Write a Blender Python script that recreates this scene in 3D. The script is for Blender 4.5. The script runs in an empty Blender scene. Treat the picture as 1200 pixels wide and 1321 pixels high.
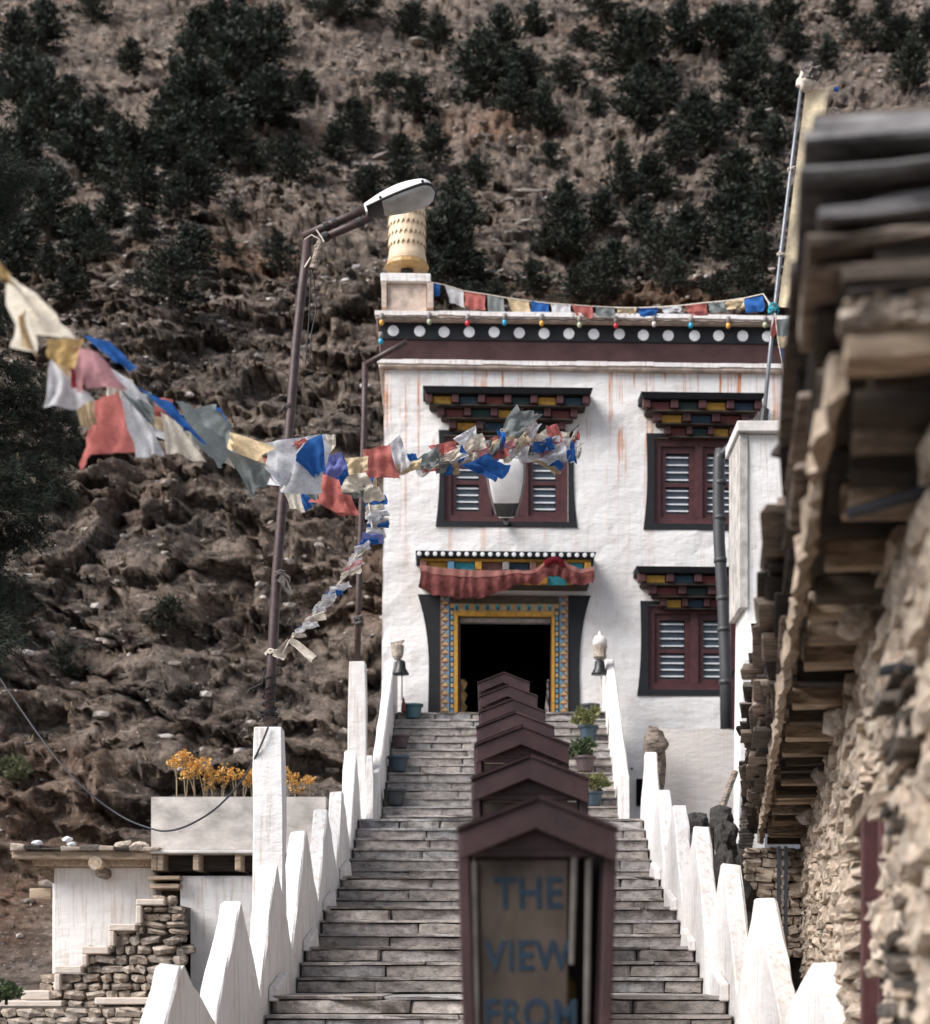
import bpy, bmesh, math, random
import numpy as np
from mathutils import Matrix, Vector
R = math.radians
random.seed(7)
rng = np.random.default_rng(7)
S = bpy.context.scene
COL = S.collection

# ------------------------------------------------------------------ camera, sky, sun, exposure
F = 2200.0            # focal length in pixels of the 1200 px wide photograph
EYE = 1.7
CX, CY = 650.0, 1255.0   # pixel of the vanishing point of the stair axis
cam_d = bpy.data.cameras.new('camera'); cam = bpy.data.objects.new('camera', cam_d); COL.objects.link(cam)
cam.location = (0, 0, EYE); cam.rotation_euler = (R(90), 0, 0)
cam_d.sensor_fit = 'HORIZONTAL'; cam_d.sensor_width = 36; cam_d.lens = F/1200*36
cam_d.shift_x = (600-CX)/1200; cam_d.shift_y = (CY-660.5)/1200
cam_d.clip_start = 0.1; cam_d.clip_end = 3000
cam_d.dof.use_dof = True; cam_d.dof.focus_distance = 15.5; cam_d.dof.aperture_fstop = 2.1; cam_d.dof.aperture_blades = 0
S.camera = cam

SUN_EL, SUN_AZ = 40, 240        # degrees; azimuth measured clockwise from +Y (north)
w = bpy.data.worlds.new('World'); S.world = w; w.use_nodes = True
wn = w.node_tree.nodes; bg = wn['Background']
sky = wn.new('ShaderNodeTexSky'); sky.sky_type = 'NISHITA'; sky.sun_disc = False
sky.sun_elevation = R(SUN_EL); sky.sun_rotation = R(SUN_AZ); sky.altitude = 3500
sky.air_density = 1.0; sky.dust_density = 5.0; sky.ozone_density = 1.0
hs = wn.new('ShaderNodeHueSaturation'); hs.inputs['Saturation'].default_value = 0.48   # thin high cloud greys the sky
w.node_tree.links.new(sky.outputs[0], hs.inputs['Color']); w.node_tree.links.new(hs.outputs[0], bg.inputs[0]); bg.inputs[1].default_value = 0.105
sd = bpy.data.lights.new('sun', 'SUN'); sd.energy = 3.6; sd.angle = R(42); sd.color = (1.0, 0.965, 0.935)
sun = bpy.data.objects.new('sun', sd); COL.objects.link(sun)
sdir = Vector((math.sin(R(SUN_AZ))*math.cos(R(SUN_EL)), math.cos(R(SUN_AZ))*math.cos(R(SUN_EL)), math.sin(R(SUN_EL))))
sun.rotation_euler = sdir.to_track_quat('Z', 'Y').to_euler(); sun.location = (-20, -20, 40)
S.view_settings.view_transform = 'Standard'; S.view_settings.look = 'None'
S.view_settings.gamma = 1; S.view_settings.use_curve_mapping = False; S.view_settings.exposure = 0.85
S.cycles.max_bounces = 6; S.cycles.use_denoising = True

def at(px, py, Y):
    return Vector(((px-CX)/F*Y, Y, EYE+(CY-py)/F*Y))

# ------------------------------------------------------------------ mesh helpers
class MB:
    def __init__(s): s.v = []; s.f = []
    def add(s, vs, fs):
        n = len(s.v); s.v += [tuple(p) for p in vs]; s.f += [tuple(i+n for i in f) for f in fs]; return s
    def box(s, x0, x1, y0, y1, z0, z1, M=None):
        vs = [Vector(p) for p in ((x0,y0,z0),(x1,y0,z0),(x1,y1,z0),(x0,y1,z0),(x0,y0,z1),(x1,y0,z1),(x1,y1,z1),(x0,y1,z1))]
        if M is not None: vs = [M @ p for p in vs]
        return s.add(vs, [(0,3,2,1),(4,5,6,7),(0,1,5,4),(1,2,6,5),(2,3,7,6),(3,0,4,7)])
    def hexa(s, p):   # eight corners, bottom ring then top ring
        return s.add(p, [(0,3,2,1),(4,5,6,7),(0,1,5,4),(1,2,6,5),(2,3,7,6),(3,0,4,7)])
    def prism(s, poly, axis, a, b):   # poly in the two other axes (order xyz minus axis), extruded a..b
        n = len(poly); vs = []
        for t in (a, b):
            for (p, q) in poly:
                vs.append({'x': (t, p, q), 'y': (p, t, q), 'z': (p, q, t)}[axis])
        fs = [tuple(range(n))[::-1], tuple(range(n, 2*n))]
        for i in range(n):
            j = (i+1) % n; fs.append((i, j, n+j, n+i))
        return s.add(vs, fs)
    def tube(s, pts, rad, n=8, cap=True):
        pts = [Vector(p) for p in pts]; rings = []
        if not hasattr(rad, '__len__'): rad = [rad]*len(pts)
        up = Vector((0.13, 0.21, 0.97))
        for i, p in enumerate(pts):
            d = (pts[min(i+1, len(pts)-1)]-pts[max(i-1, 0)]).normalized()
            a = d.cross(up)
            if a.length < 1e-3: a = d.cross(Vector((1, 0, 0)))
            a.normalize(); b = d.cross(a).normalized()
            rings.append([p+(a*math.cos(2*math.pi*k/n)+b*math.sin(2*math.pi*k/n))*rad[i] for k in range(n)])
        vs = [q for r in rings for q in r]; fs = []
        for i in range(len(pts)-1):
            for k in range(n):
                fs.append((i*n+k, i*n+(k+1) % n, (i+1)*n+(k+1) % n, (i+1)*n+k))
        if cap: fs += [tuple(range(n))[::-1], tuple((len(pts)-1)*n+k for k in range(n))]
        return s.add(vs, fs)
    def lathe(s, prof, c=(0, 0, 0), n=16, M=None):   # prof [(r, z)]
        vs = []; fs = []
        for (r, z) in prof:
            for k in range(n):
                p = Vector((c[0]+r*math.cos(2*math.pi*k/n), c[1]+r*math.sin(2*math.pi*k/n), c[2]+z))
                vs.append(M @ p if M is not None else p)
        for i in range(len(prof)-1):
            for k in range(n):
                fs.append((i*n+k, i*n+(k+1) % n, (i+1)*n+(k+1) % n, (i+1)*n+k))
        fs += [tuple(range(n))[::-1], tuple((len(prof)-1)*n+k for k in range(n))]
        return s.add(vs, fs)
    def grid(s, P):      # P[i][j] points
        m, n = len(P), len(P[0]); vs = [p for r in P for p in r]
        fs = [(i*n+j, i*n+j+1, (i+1)*n+j+1, (i+1)*n+j) for i in range(m-1) for j in range(n-1)]
        return s.add(vs, fs)
    def mesh(s, name, smooth=False):
        me = bpy.data.meshes.new(name); me.from_pydata(s.v, [], s.f); me.update()
        if smooth: me.polygons.foreach_set('use_smooth', [True]*len(me.polygons))
        return me

WM = {}   # world matrices of parents
def wmat(o):
    return WM.get(o.name, Matrix.Identity(4))
def link(o, parent=None, local=False):
    COL.objects.link(o)
    if parent is not None:
        o.parent = parent
        if not local: o.matrix_parent_inverse = wmat(parent).inverted()
        else: WM[o.name] = wmat(parent)
    return o
def obj(name, mb, mat, parent=None, smooth=False, local=False, bevel=0, seg=1):
    me = mb if isinstance(mb, bpy.types.Mesh) else mb.mesh(name, smooth)
    if bevel:
        bm = bmesh.new(); bm.from_mesh(me)
        bmesh.ops.bevel(bm, geom=list(bm.edges), offset=bevel, segments=seg, affect='EDGES', clamp_overlap=True)
        bm.to_mesh(me); bm.free()
    if mat is not None and not me.materials: me.materials.append(mat)
    return link(bpy.data.objects.new(name, me), parent, local)
def thing(name, label, cat, loc=(0, 0, 0), rz=0.0, group=None):
    o = bpy.data.objects.new(name, None); COL.objects.link(o); o.empty_display_size = 0.2
    o.location = loc; o.rotation_euler = (0, 0, rz)
    WM[o.name] = Matrix.Translation(Vector(loc)) @ Matrix.Rotation(rz, 4, 'Z')
    o['label'] = label; o['category'] = cat
    if group: o['group'] = group
    return o
def tag(o, label, cat, group=None):
    o['label'] = label; o['category'] = cat
    if group: o['group'] = group
    return o
def inst(name, me, M, parent=None, mat=None):   # object sharing mesh data; M is the world matrix
    o = bpy.data.objects.new(name, me); link(o, parent); o.matrix_basis = M
    return o

# ------------------------------------------------------------------ numpy value noise
def _h(ix, iy, iz, seed):
    n = (ix*374761393 + iy*668265263 + iz*2147483647 + seed*974634777) & 0xFFFFFFFF
    n = ((n ^ (n >> 13))*1274126177) & 0xFFFFFFFF
    n = ((n ^ (n >> 16))*2246822519) & 0xFFFFFFFF
    return ((n ^ (n >> 15)) & 0xFFFFFF)/float(0xFFFFFF)*2-1
def vnoise(x, y, z, seed=0):
    x = np.atleast_1d(np.asarray(x, float)); y = np.atleast_1d(np.asarray(y, float)); z = np.atleast_1d(np.asarray(z, float))
    x, y, z = np.broadcast_arrays(x, y, z)
    ix = np.floor(x).astype(np.int64); iy = np.floor(y).astype(np.int64); iz = np.floor(z).astype(np.int64)
    fx, fy, fz = x-ix, y-iy, z-iz
    fx = fx*fx*(3-2*fx); fy = fy*fy*(3-2*fy); fz = fz*fz*(3-2*fz)
    def L(a, b, t): return a+(b-a)*t
    c = lambda i, j, k: _h(ix+i, iy+j, iz+k, seed)
    return L(L(L(c(0,0,0), c(1,0,0), fx), L(c(0,1,0), c(1,1,0), fx), fy),
             L(L(c(0,0,1), c(1,0,1), fx), L(c(0,1,1), c(1,1,1), fx), fy), fz)
def fbm(x, y, z, oct=4, seed=0, gain=0.5):
    a = 1.0; s = 0; f = 1.0
    for o in range(oct):
        s = s+a*vnoise(x*f+o*17.3, y*f+o*5.1, z*f+o*9.7, seed+o); a *= gain; f *= 2.03
    return s

def blocks(x, y, seed):
    """angular rock blocks: each cell has its own height and tilt"""
    ix = np.floor(x).astype(np.int64); iy = np.floor(y).astype(np.int64); best = np.full(x.shape, 1e9); out = np.zeros(x.shape); zz = np.zeros_like(ix)
    for i in (-1, 0, 1):
        for j in (-1, 0, 1):
            cx_, cy_ = ix+i, iy+j; px_ = cx_+.5+.45*_h(cx_, cy_, zz, seed); py_ = cy_+.5+.45*_h(cx_, cy_, zz, seed+1); dx_, dy_ = x-px_, y-py_; d = dx_*dx_+dy_*dy_
            v = _h(cx_, cy_, zz, seed+2)+1.3*dx_*_h(cx_, cy_, zz, seed+3)+(1.0+.9*_h(cx_, cy_, zz, seed+4))*dy_
            out = np.where(d < best, v, out); best = np.minimum(d, best)
    return out
# ------------------------------------------------------------------ materials
MATS = {}
class NT:
    def __init__(s, name, rough=0.8, spec=0.3, metal=0.0):
        s.m = bpy.data.materials.new(name); s.m.use_nodes = True; MATS[name] = s.m
        s.t = s.m.node_tree; s.b = s.t.nodes['Principled BSDF']
        s.b.inputs['Roughness'].default_value = rough; s.b.inputs['Specular IOR Level'].default_value = spec
        s.b.inputs['Metallic'].default_value = metal
    def n(s, kind, **kw):
        nd = s.t.nodes.new(kind)
        for k, v in kw.items():
            if k.startswith('i_'): nd.inputs[k[2:].replace('_', ' ')].default_value = v
            else: setattr(nd, k, v)
        return nd
    def l(s, a, b): s.t.links.new(a, b)
    def coord(s, kind='Object', scale=(1, 1, 1), rot=(0, 0, 0)):
        tc = s.n('ShaderNodeTexCoord'); mp = s.n('ShaderNodeMapping')
        mp.inputs['Scale'].default_value = scale; mp.inputs['Rotation'].default_value = rot
        s.l(tc.outputs[kind], mp.inputs[0]); return mp.outputs[0]
    def pos(s, scale=(1, 1, 1), rot=(0, 0, 0)):
        g = s.n('ShaderNodeNewGeometry'); mp = s.n('ShaderNodeMapping')
        mp.inputs['Scale'].default_value = scale; mp.inputs['Rotation'].default_value = rot
        s.l(g.outputs['Position'], mp.inputs[0]); return mp.outputs[0]
    def noise(s, vec, scale, detail=4, rough=0.55, dist=0.0):
        n = s.n('ShaderNodeTexNoise'); n.inputs['Scale'].default_value = scale; n.inputs['Detail'].default_value = detail
        n.inputs['Roughness'].default_value = rough; n.inputs['Distortion'].default_value = dist
        s.l(vec, n.inputs['Vector']); return n.outputs['Fac']
    def voro(s, vec, scale, feature='F1'):
        n = s.n('ShaderNodeTexVoronoi'); n.feature = feature; n.inputs['Scale'].default_value = scale
        s.l(vec, n.inputs['Vector']); return n.outputs['Distance']
    def ramp(s, fac, stops, interp='LINEAR'):
        r = s.n('ShaderNodeValToRGB'); r.color_ramp.interpolation = interp; e = r.color_ramp.elements
        while len(e) < len(stops): e.new(0.5)
        for el, (p, c) in zip(e, stops):
            el.position = p; el.color = (c, c, c, 1) if not hasattr(c, '__len__') else (*c, 1)
        s.l(fac, r.inputs[0]); return r.outputs[0]
    def mix(s, fac, a, b, mode='MIX'):
        m = s.n('ShaderNodeMix'); m.data_type = 'RGBA'; m.blend_type = mode
        for sock, v in ((m.inputs[0], fac), (m.inputs[6], a), (m.inputs[7], b)):
            if isinstance(v, bpy.types.NodeSocket): s.l(v, sock)
            elif hasattr(v, '__len__'): sock.default_value = (*v, 1)
            else: sock.default_value = v
        return m.outputs[2]
    def math(s, op, a, b=None):
        m = s.n('ShaderNodeMath'); m.operation = op
        for sock, v in ((m.inputs[0], a), (m.inputs[1], b)):
            if v is None: continue
            if isinstance(v, bpy.types.NodeSocket): s.l(v, sock)
            else: sock.default_value = v
        return m.outputs[0]
    def rand(s):
        g = s.n('ShaderNodeNewGeometry'); o = s.n('ShaderNodeObjectInfo')
        return s.math('FRACT', s.math('ADD', g.outputs['Random Per Island'], o.outputs['Random']))
    def color(s, c):
        if isinstance(c, bpy.types.NodeSocket): s.l(c, s.b.inputs['Base Color'])
        else: s.b.inputs['Base Color'].default_value = (*c, 1)
    def bump(s, h, strength=0.4, dist=0.02):
        b = s.n('ShaderNodeBump'); b.inputs['Strength'].default_value = strength; b.inputs['Distance'].default_value = dist
        s.l(h, b.inputs['Height']); s.l(b.outputs[0], s.b.inputs['Normal'])

def m_simple(name, col, rough=0.7, spec=0.3, metal=0, var=0.25, scale=6, bump=0.25, dist=0.01, stretch=(1, 1, 1), rnd=0.0):
    t = NT(name, rough, spec, metal); v = t.pos(stretch)
    n = t.noise(v, scale, 6, 0.6)
    dark = tuple(c*(1-var) for c in col); lite = tuple(min(1, c*(1+var*0.7)) for c in col)
    c = t.ramp(n, [(0.3, dark), (0.7, lite)])
    if rnd:
        rr = t.math('ADD', t.math('MULTIPLY', t.rand(), rnd*2), 1-rnd)
        mx = t.n('ShaderNodeVectorMath'); mx.operation = 'SCALE'; t.l(c, mx.inputs[0]); t.l(rr, mx.inputs['Scale']); c = mx.outputs[0]
    t.color(c)
    if bump: t.bump(t.noise(v, scale*4, 6, 0.65), bump, dist)
    return t.m

def m_plaster(name, base=(0.79, 0.765, 0.745), streak=0.45, rust=False, zt=0.0):
    t = NT(name, 0.92, 0.15); v = t.pos()
    big = t.noise(v, 0.9, 5, 0.6); fine = t.noise(v, 9, 6, 0.7)
    c = t.mix(t.ramp(big, [(0.35, 0.0), (0.75, 0.28)]), base, (0.66, 0.62, 0.59))
    vs = t.pos((14, 14, 0.9)); st = t.noise(vs, 1.6, 5, 0.65)
    c = t.mix(t.math('MULTIPLY', t.ramp(st, [(0.50, 0.0), (0.70, 1.0)]), streak), c, (0.50, 0.40, 0.33))
    c = t.mix(t.ramp(t.noise(v, 2.6, 7, 0.7), [(0.52, 0.0), (0.68, 0.5)]), c, (0.56, 0.49, 0.43))
    pk = t.noise(v, 26, 5, 0.75)
    c = t.mix(t.ramp(pk, [(0.30, 0.75), (0.36, 0.0)]), c, (0.40, 0.36, 0.33))
    if rust:
        g = t.n('ShaderNodeNewGeometry'); sp = t.n('ShaderNodeSeparateXYZ'); t.l(g.outputs['Position'], sp.inputs[0])
        r1 = t.noise(t.pos((8.5, 8.5, 0.12)), 1.0, 5, 0.6)
        m1 = t.ramp(r1, [(0.55, 0.0), (0.63, 1.0)])
        mr = t.n('ShaderNodeMapRange'); t.l(sp.outputs['Z'], mr.inputs[0])
        mr.inputs[1].default_value = zt-3.8; mr.inputs[2].default_value = zt-0.1; mr.inputs[3].default_value = 0; mr.inputs[4].default_value = 1
        m1 = t.math('MULTIPLY', m1, t.math('MULTIPLY', mr.outputs[0], t.ramp(t.noise(v, 0.55, 4, 0.65), [(0.36, 0.10), (0.52, 1.0)])))
        c = t.mix(m1, c, (0.52, 0.19, 0.065))
    t.color(c)
    hz = t.noise(t.pos((1.3, 1.3, 3.2)), 2.4, 6, 0.62)
    h = t.math('ADD', t.math('MULTIPLY', hz, 1.0), t.math('MULTIPLY', fine, 0.25))
    t.bump(h, 0.42 if rust else 0.35, 0.06)
    return t.m
m_simple('planter_plaster', (0.56, 0.515, 0.475), 0.92, 0.15, var=0.42, scale=3.2, bump=0.4, stretch=(1, 1, 1.6)); m_plaster('coping_plaster', base=(0.60, 0.51, 0.43), streak=0.2); m_plaster('whitewash', streak=0.75); m_plaster('facade_plaster', rust=True, zt=11.45, streak=0.22)
m_plaster('terrace_plaster', base=(0.60, 0.56, 0.53), streak=0.4)

def m_stone(name, a, b, cst, rough=0.9, scale=7, bump=0.7, dist=0.02, stretch=(1, 1, 1), crack=True):
    t = NT(name, rough, 0.25); v = t.pos(stretch); r = t.rand()
    c = t.ramp(r, [(0.0, a), (0.5, b), (1.0, cst)])
    n = t.noise(v, scale, 8, 0.68)
    c = t.mix(t.ramp(n, [(0.36, 0.75), (0.58, 0.0)]), c, tuple(x*0.30 for x in a), 'MIX')
    c = t.mix(t.ramp(t.noise(v, scale*3.1, 5, 0.7), [(0.5, 0.0), (0.78, 0.5)]), c, tuple(min(1, x*1.7) for x in b))
    t.color(c)
    t.bump(t.math('ADD', n, t.math('MULTIPLY', t.noise(v, scale*5, 5, 0.7), 0.5)), bump, dist)
    return t.m
m_stone('step_stone', (0.36, 0.325, 0.30), (0.47, 0.42, 0.385), (0.38, 0.37, 0.37), scale=9, stretch=(1.0, 1.3, 1.7), bump=1.0)
m_stone('wall_stone', (0.62, 0.49, 0.38), (0.74, 0.60, 0.48), (0.53, 0.43, 0.35), scale=9, bump=1.0, dist=0.03)
m_stone('rubble_stone', (0.32, 0.25, 0.19), (0.58, 0.49, 0.41), (0.20, 0.17, 0.15), scale=8)
m_stone('slate', (0.040, 0.035, 0.032), (0.085, 0.072, 0.063), (0.20, 0.17, 0.145), scale=10, stretch=(1, 1, 4))
m_stone('dark_rock', (0.04, 0.038, 0.037), (0.09, 0.08, 0.075), (0.06, 0.055, 0.05), scale=8)
m_stone('mortar', (0.10, 0.085, 0.07), (0.12, 0.10, 0.085), (0.11, 0.095, 0.08), scale=12)
m_stone('step_core', (0.14, 0.125, 0.112), (0.15, 0.13, 0.115), (0.13, 0.115, 0.105), scale=12)

def m_wood(name, a, b, rough=0.8, axis=(1, 1, 8), scale=4, bump=0.5, rnd=0.35):
    t = NT(name, rough, 0.25); v = t.coord('Object', axis)
    n = t.noise(v, scale, 7, 0.65, 0.6)
    c = t.ramp(n, [(0.34, a), (0.66, b)])
    rr = t.math('ADD', t.math('MULTIPLY', t.rand(), rnd*2), 1-rnd)
    mx = t.n('ShaderNodeVectorMath'); mx.operation = 'SCALE'; t.l(c, mx.inputs[0]); t.l(rr, mx.inputs['Scale'])
    t.color(mx.outputs[0]); t.bump(n, bump, 0.02); return t.m
m_wood('weathered_wood', (0.045, 0.034, 0.027), (0.38, 0.305, 0.25), axis=(1.6, 4, 8), rnd=0.45)
m_wood('grey_board', (0.030, 0.027, 0.026), (0.30, 0.285, 0.285), axis=(1.6, 4, 7), rnd=0.45, scale=3.4)
m_wood('timber', (0.13, 0.095, 0.068), (0.52, 0.40, 0.29), axis=(1, 6, 10), rnd=0.35)
m_wood('beam_wood', (0.22, 0.16, 0.11), (0.55, 0.44, 0.34), axis=(8, 0.8, 8), rnd=0.15)
m_wood('dark_timber', (0.028, 0.022, 0.018), (0.09, 0.07, 0.055), axis=(1, 6, 10))
m_simple('maroon_paint', (0.075, 0.026, 0.027), 0.55, 0.35, var=0.35, scale=9, bump=0.15)
m_simple('maroon_house', (0.046, 0.021, 0.022), 0.5, 0.4, var=0.5, scale=5, bump=0.3, rnd=0.22)
m_simple('maroon_band', (0.068, 0.036, 0.036), 0.85, 0.2, var=0.3, scale=3, bump=0.2)
m_simple('black_paint', (0.013, 0.014, 0.017), 0.7, 0.3, var=0.3, scale=4, bump=0.1)
m_simple('white_paint', (0.74, 0.74, 0.75), 0.7, 0.3, var=0.12, scale=20, bump=0.1)
m_simple('yellow_paint', (0.42, 0.225, 0.035), 0.6, 0.3, var=0.35, scale=14, bump=0.1)
m_simple('blue_paint', (0.018, 0.042, 0.065), 0.6, 0.3, var=0.35, scale=14, bump=0.1)
m_simple('turquoise_paint', (0.04, 0.30, 0.37), 0.6, 0.3, var=0.35, scale=14, bump=0.1)
m_simple('sky_paint', (0.10, 0.22, 0.32), 0.6, 0.3, var=0.3, scale=14, bump=0.1)
m_simple('red_paint', (0.13, 0.032, 0.028), 0.6, 0.3, var=0.3, scale=14, bump=0.1)
m_simple('green_paint', (0.018, 0.036, 0.034), 0.6, 0.3, var=0.3, scale=14, bump=0.1)
m_simple('brown_paint', (0.16, 0.075, 0.055), 0.6, 0.3, var=0.3, scale=14, bump=0.1)
m_simple('ochre_paint', (0.40, 0.26, 0.12), 0.6, 0.3, var=0.3, scale=14, bump=0.1)
m_simple('slat_blue', (0.060, 0.085, 0.105), 0.3, 0.5, var=0.3, scale=10, bump=0)
m_simple('slat_glint', (0.68, 0.69, 0.70), 0.4, 0.5, var=0.15, scale=10, bump=0)  # white of the slats is the louvres' sky reflection put into colour
m_simple('cornice_plaster', (0.60, 0.48, 0.40), 0.9, 0.2, var=0.5, scale=4.5, bump=0.5)
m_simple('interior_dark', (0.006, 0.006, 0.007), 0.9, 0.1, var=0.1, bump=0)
m_simple('gold_finial', (0.70, 0.54, 0.36), 0.55, 0.4, var=0.25, scale=9, bump=0.2)
m_simple('gold_rim', (0.44, 0.27, 0.10), 0.45, 0.5, var=0.3, scale=12, bump=0.2)
m_simple('pole_brown', (0.062, 0.036, 0.033), 0.5, 0.45, var=0.5, scale=16, bump=0.3)
m_simple('pole_grey', (0.22, 0.23, 0.25), 0.4, 0.5, 0.3, var=0.3, scale=16, bump=0.1)
m_simple('lamp_shell', (0.70, 0.70, 0.68), 0.45, 0.45, var=0.15, scale=9, bump=0.05)
m_simple('lamp_lens', (0.50, 0.50, 0.49), 0.3, 0.6, var=0.3, scale=7, bump=0.05)
m_simple('lamp_white_lens', (0.80, 0.785, 0.77), 0.3, 0.5, var=0.12, scale=7, bump=0.03)
m_simple('lamp_dark', (0.03, 0.028, 0.027), 0.5, 0.4, var=0.4, scale=12, bump=0.1)
m_simple('wire_black', (0.02, 0.02, 0.022), 0.6, 0.3, var=0.2, bump=0)
m_simple('wire_grey', (0.045, 0.045, 0.052), 0.6, 0.3, var=0.2, bump=0)
m_simple('rag', (0.62, 0.55, 0.47), 0.95, 0.1, var=0.3, scale=20, bump=0.3)
m_simple('rag_dark', (0.16, 0.14, 0.13), 0.95, 0.1, var=0.4, scale=20, bump=0.3)
m_simple('pipe_grey', (0.052, 0.052, 0.055), 0.45, 0.4, var=0.2, scale=6, bump=0.05)
m_simple('pipe_black', (0.016, 0.017, 0.02), 0.6, 0.3, var=0.2, scale=6, bump=0.05)
m_simple('concrete', (0.46, 0.43, 0.40), 0.92, 0.15, var=0.42, scale=4.5, bump=0.4)
m_simple('concrete_light', (0.66, 0.62, 0.58), 0.92, 0.15, var=0.28, scale=4.5, bump=0.4)
m_simple('bell_black', (0.018, 0.017, 0.018), 0.4, 0.5, var=0.3, bump=0.05)
m_simple('carved_stone', (0.40, 0.34, 0.28), 0.9, 0.2, var=0.6, scale=22, bump=0.8)
m_simple('pot_teal', (0.04, 0.10, 0.115), 0.5, 0.4, var=0.2, bump=0.05)
m_simple('pot_blue', (0.036, 0.062, 0.082), 0.5, 0.4, var=0.2, bump=0.05)
m_simple('pot_brown', (0.075, 0.05, 0.052), 0.5, 0.4, var=0.2, bump=0.05)
m_simple('pot_grey', (0.042, 0.047, 0.052), 0.5, 0.4, var=0.2, bump=0.05)
m_simple('soil', (0.05, 0.038, 0.028), 0.95, 0.1, var=0.4, scale=30, bump=0.5)
m_simple('sign_board', (0.062, 0.048, 0.039), 0.8, 0.2, var=0.45, scale=5, bump=0.2, stretch=(1, 1, 0.5))
m_simple('sign_blue', (0.017, 0.033, 0.053), 0.8, 0.2, var=0.3, scale=30, bump=0)
m_simple('strip_pale', (0.26, 0.235, 0.22), 0.7, 0.3, var=0.35, scale=8, bump=0.1)
m_simple('strip_dull', (0.11, 0.098, 0.09), 0.7, 0.3, var=0.5, scale=6, bump=0.1)
m_simple('metal_strip', (0.10, 0.11, 0.13), 0.35, 0.5, 0.6, var=0.3, scale=10, bump=0)

def m_cloth(name, col, var=0.25, trans=0.45):
    t = NT(name, 0.9, 0.1); v = t.pos(); n = t.noise(v, 11, 5, 0.65)
    c = t.ramp(n, [(0.3, tuple(x*(1-var) for x in col)), (0.7, tuple(min(1, x*(1+var*0.6)) for x in col))])
    c = t.mix(t.ramp(t.noise(t.pos((1, 1, 2.4)), 42, 2, 0.5), [(0.56, 0.0), (0.62, 0.30)]), c, tuple(x*.35 for x in col)); t.color(c)   # worn block print
    tr = t.n('ShaderNodeBsdfTranslucent'); t.l(c, tr.inputs[0]); mx = t.n('ShaderNodeMixShader'); mx.inputs[0].default_value = trans
    t.l(t.b.outputs[0], mx.inputs[1]); t.l(tr.outputs[0], mx.inputs[2]); t.l(mx.outputs[0], t.t.nodes['Material Output'].inputs[0])
    wv = t.n('ShaderNodeTexWave'); wv.inputs['Scale'].default_value = 60; t.l(v, wv.inputs['Vector'])
    t.bump(t.noise(v, 24, 4, 0.6), 0.35, 0.01); return t.m
for nm, c in dict(blue=(0.042, 0.155, 0.46), white=(0.74, 0.74, 0.76), red=(0.58, 0.19, 0.165), pink=(0.66, 0.35, 0.37), green=(0.27, 0.30, 0.295),
                  yellow=(0.74, 0.59, 0.38), gold=(0.62, 0.43, 0.19), cream=(0.80, 0.73, 0.61), crimson=(0.20, 0.02, 0.03), violet=(0.20, 0.22, 0.5)).items():
    m_cloth('cloth_'+nm, c)
m_cloth('cloth_hem', (0.44, 0.20, 0.17)); m_cloth('cloth_banner', (0.86, 0.72, 0.50)); m_cloth('cloth_valance', (0.25, 0.085, 0.078), 0.5)

def m_leaf(name, a, b, trans=0.2):
    t = NT(name, 0.7, 0.2); r = t.rand(); c = t.ramp(r, [(0, a), (1, b)]); t.color(c)
    tr = t.n('ShaderNodeBsdfTranslucent'); t.l(c, tr.inputs[0]); mx = t.n('ShaderNodeMixShader'); mx.inputs[0].default_value = trans
    t.l(t.b.outputs[0], mx.inputs[1]); t.l(tr.outputs[0], mx.inputs[2]); t.l(mx.outputs[0], t.t.nodes['Material Output'].inputs[0]); return t.m
m_leaf('conifer', (0.016, 0.020, 0.015), (0.048, 0.054, 0.042), 0.1)
m_leaf('pine_needle', (0.022, 0.028, 0.020), (0.055, 0.062, 0.045), 0.12)
m_leaf('pot_leaf', (0.10, 0.12, 0.05), (0.30, 0.29, 0.13)); m_leaf('pot_leaf_dark', (0.05, 0.08, 0.045), (0.14, 0.18, 0.09))
m_leaf('yellow_bloom', (0.62, 0.34, 0.08), (0.80, 0.52, 0.20)); m_leaf('dry_grass', (0.16, 0.12, 0.08), (0.30, 0.24, 0.17))
m_leaf('shrub_green', (0.10, 0.11, 0.06), (0.18, 0.19, 0.11))
m_simple('bark', (0.05, 0.038, 0.03), 0.95, 0.1, var=0.4, scale=12, bump=0.5)
m_simple('stalk', (0.35, 0.28, 0.18), 0.9, 0.1, var=0.3, bump=0)

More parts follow.
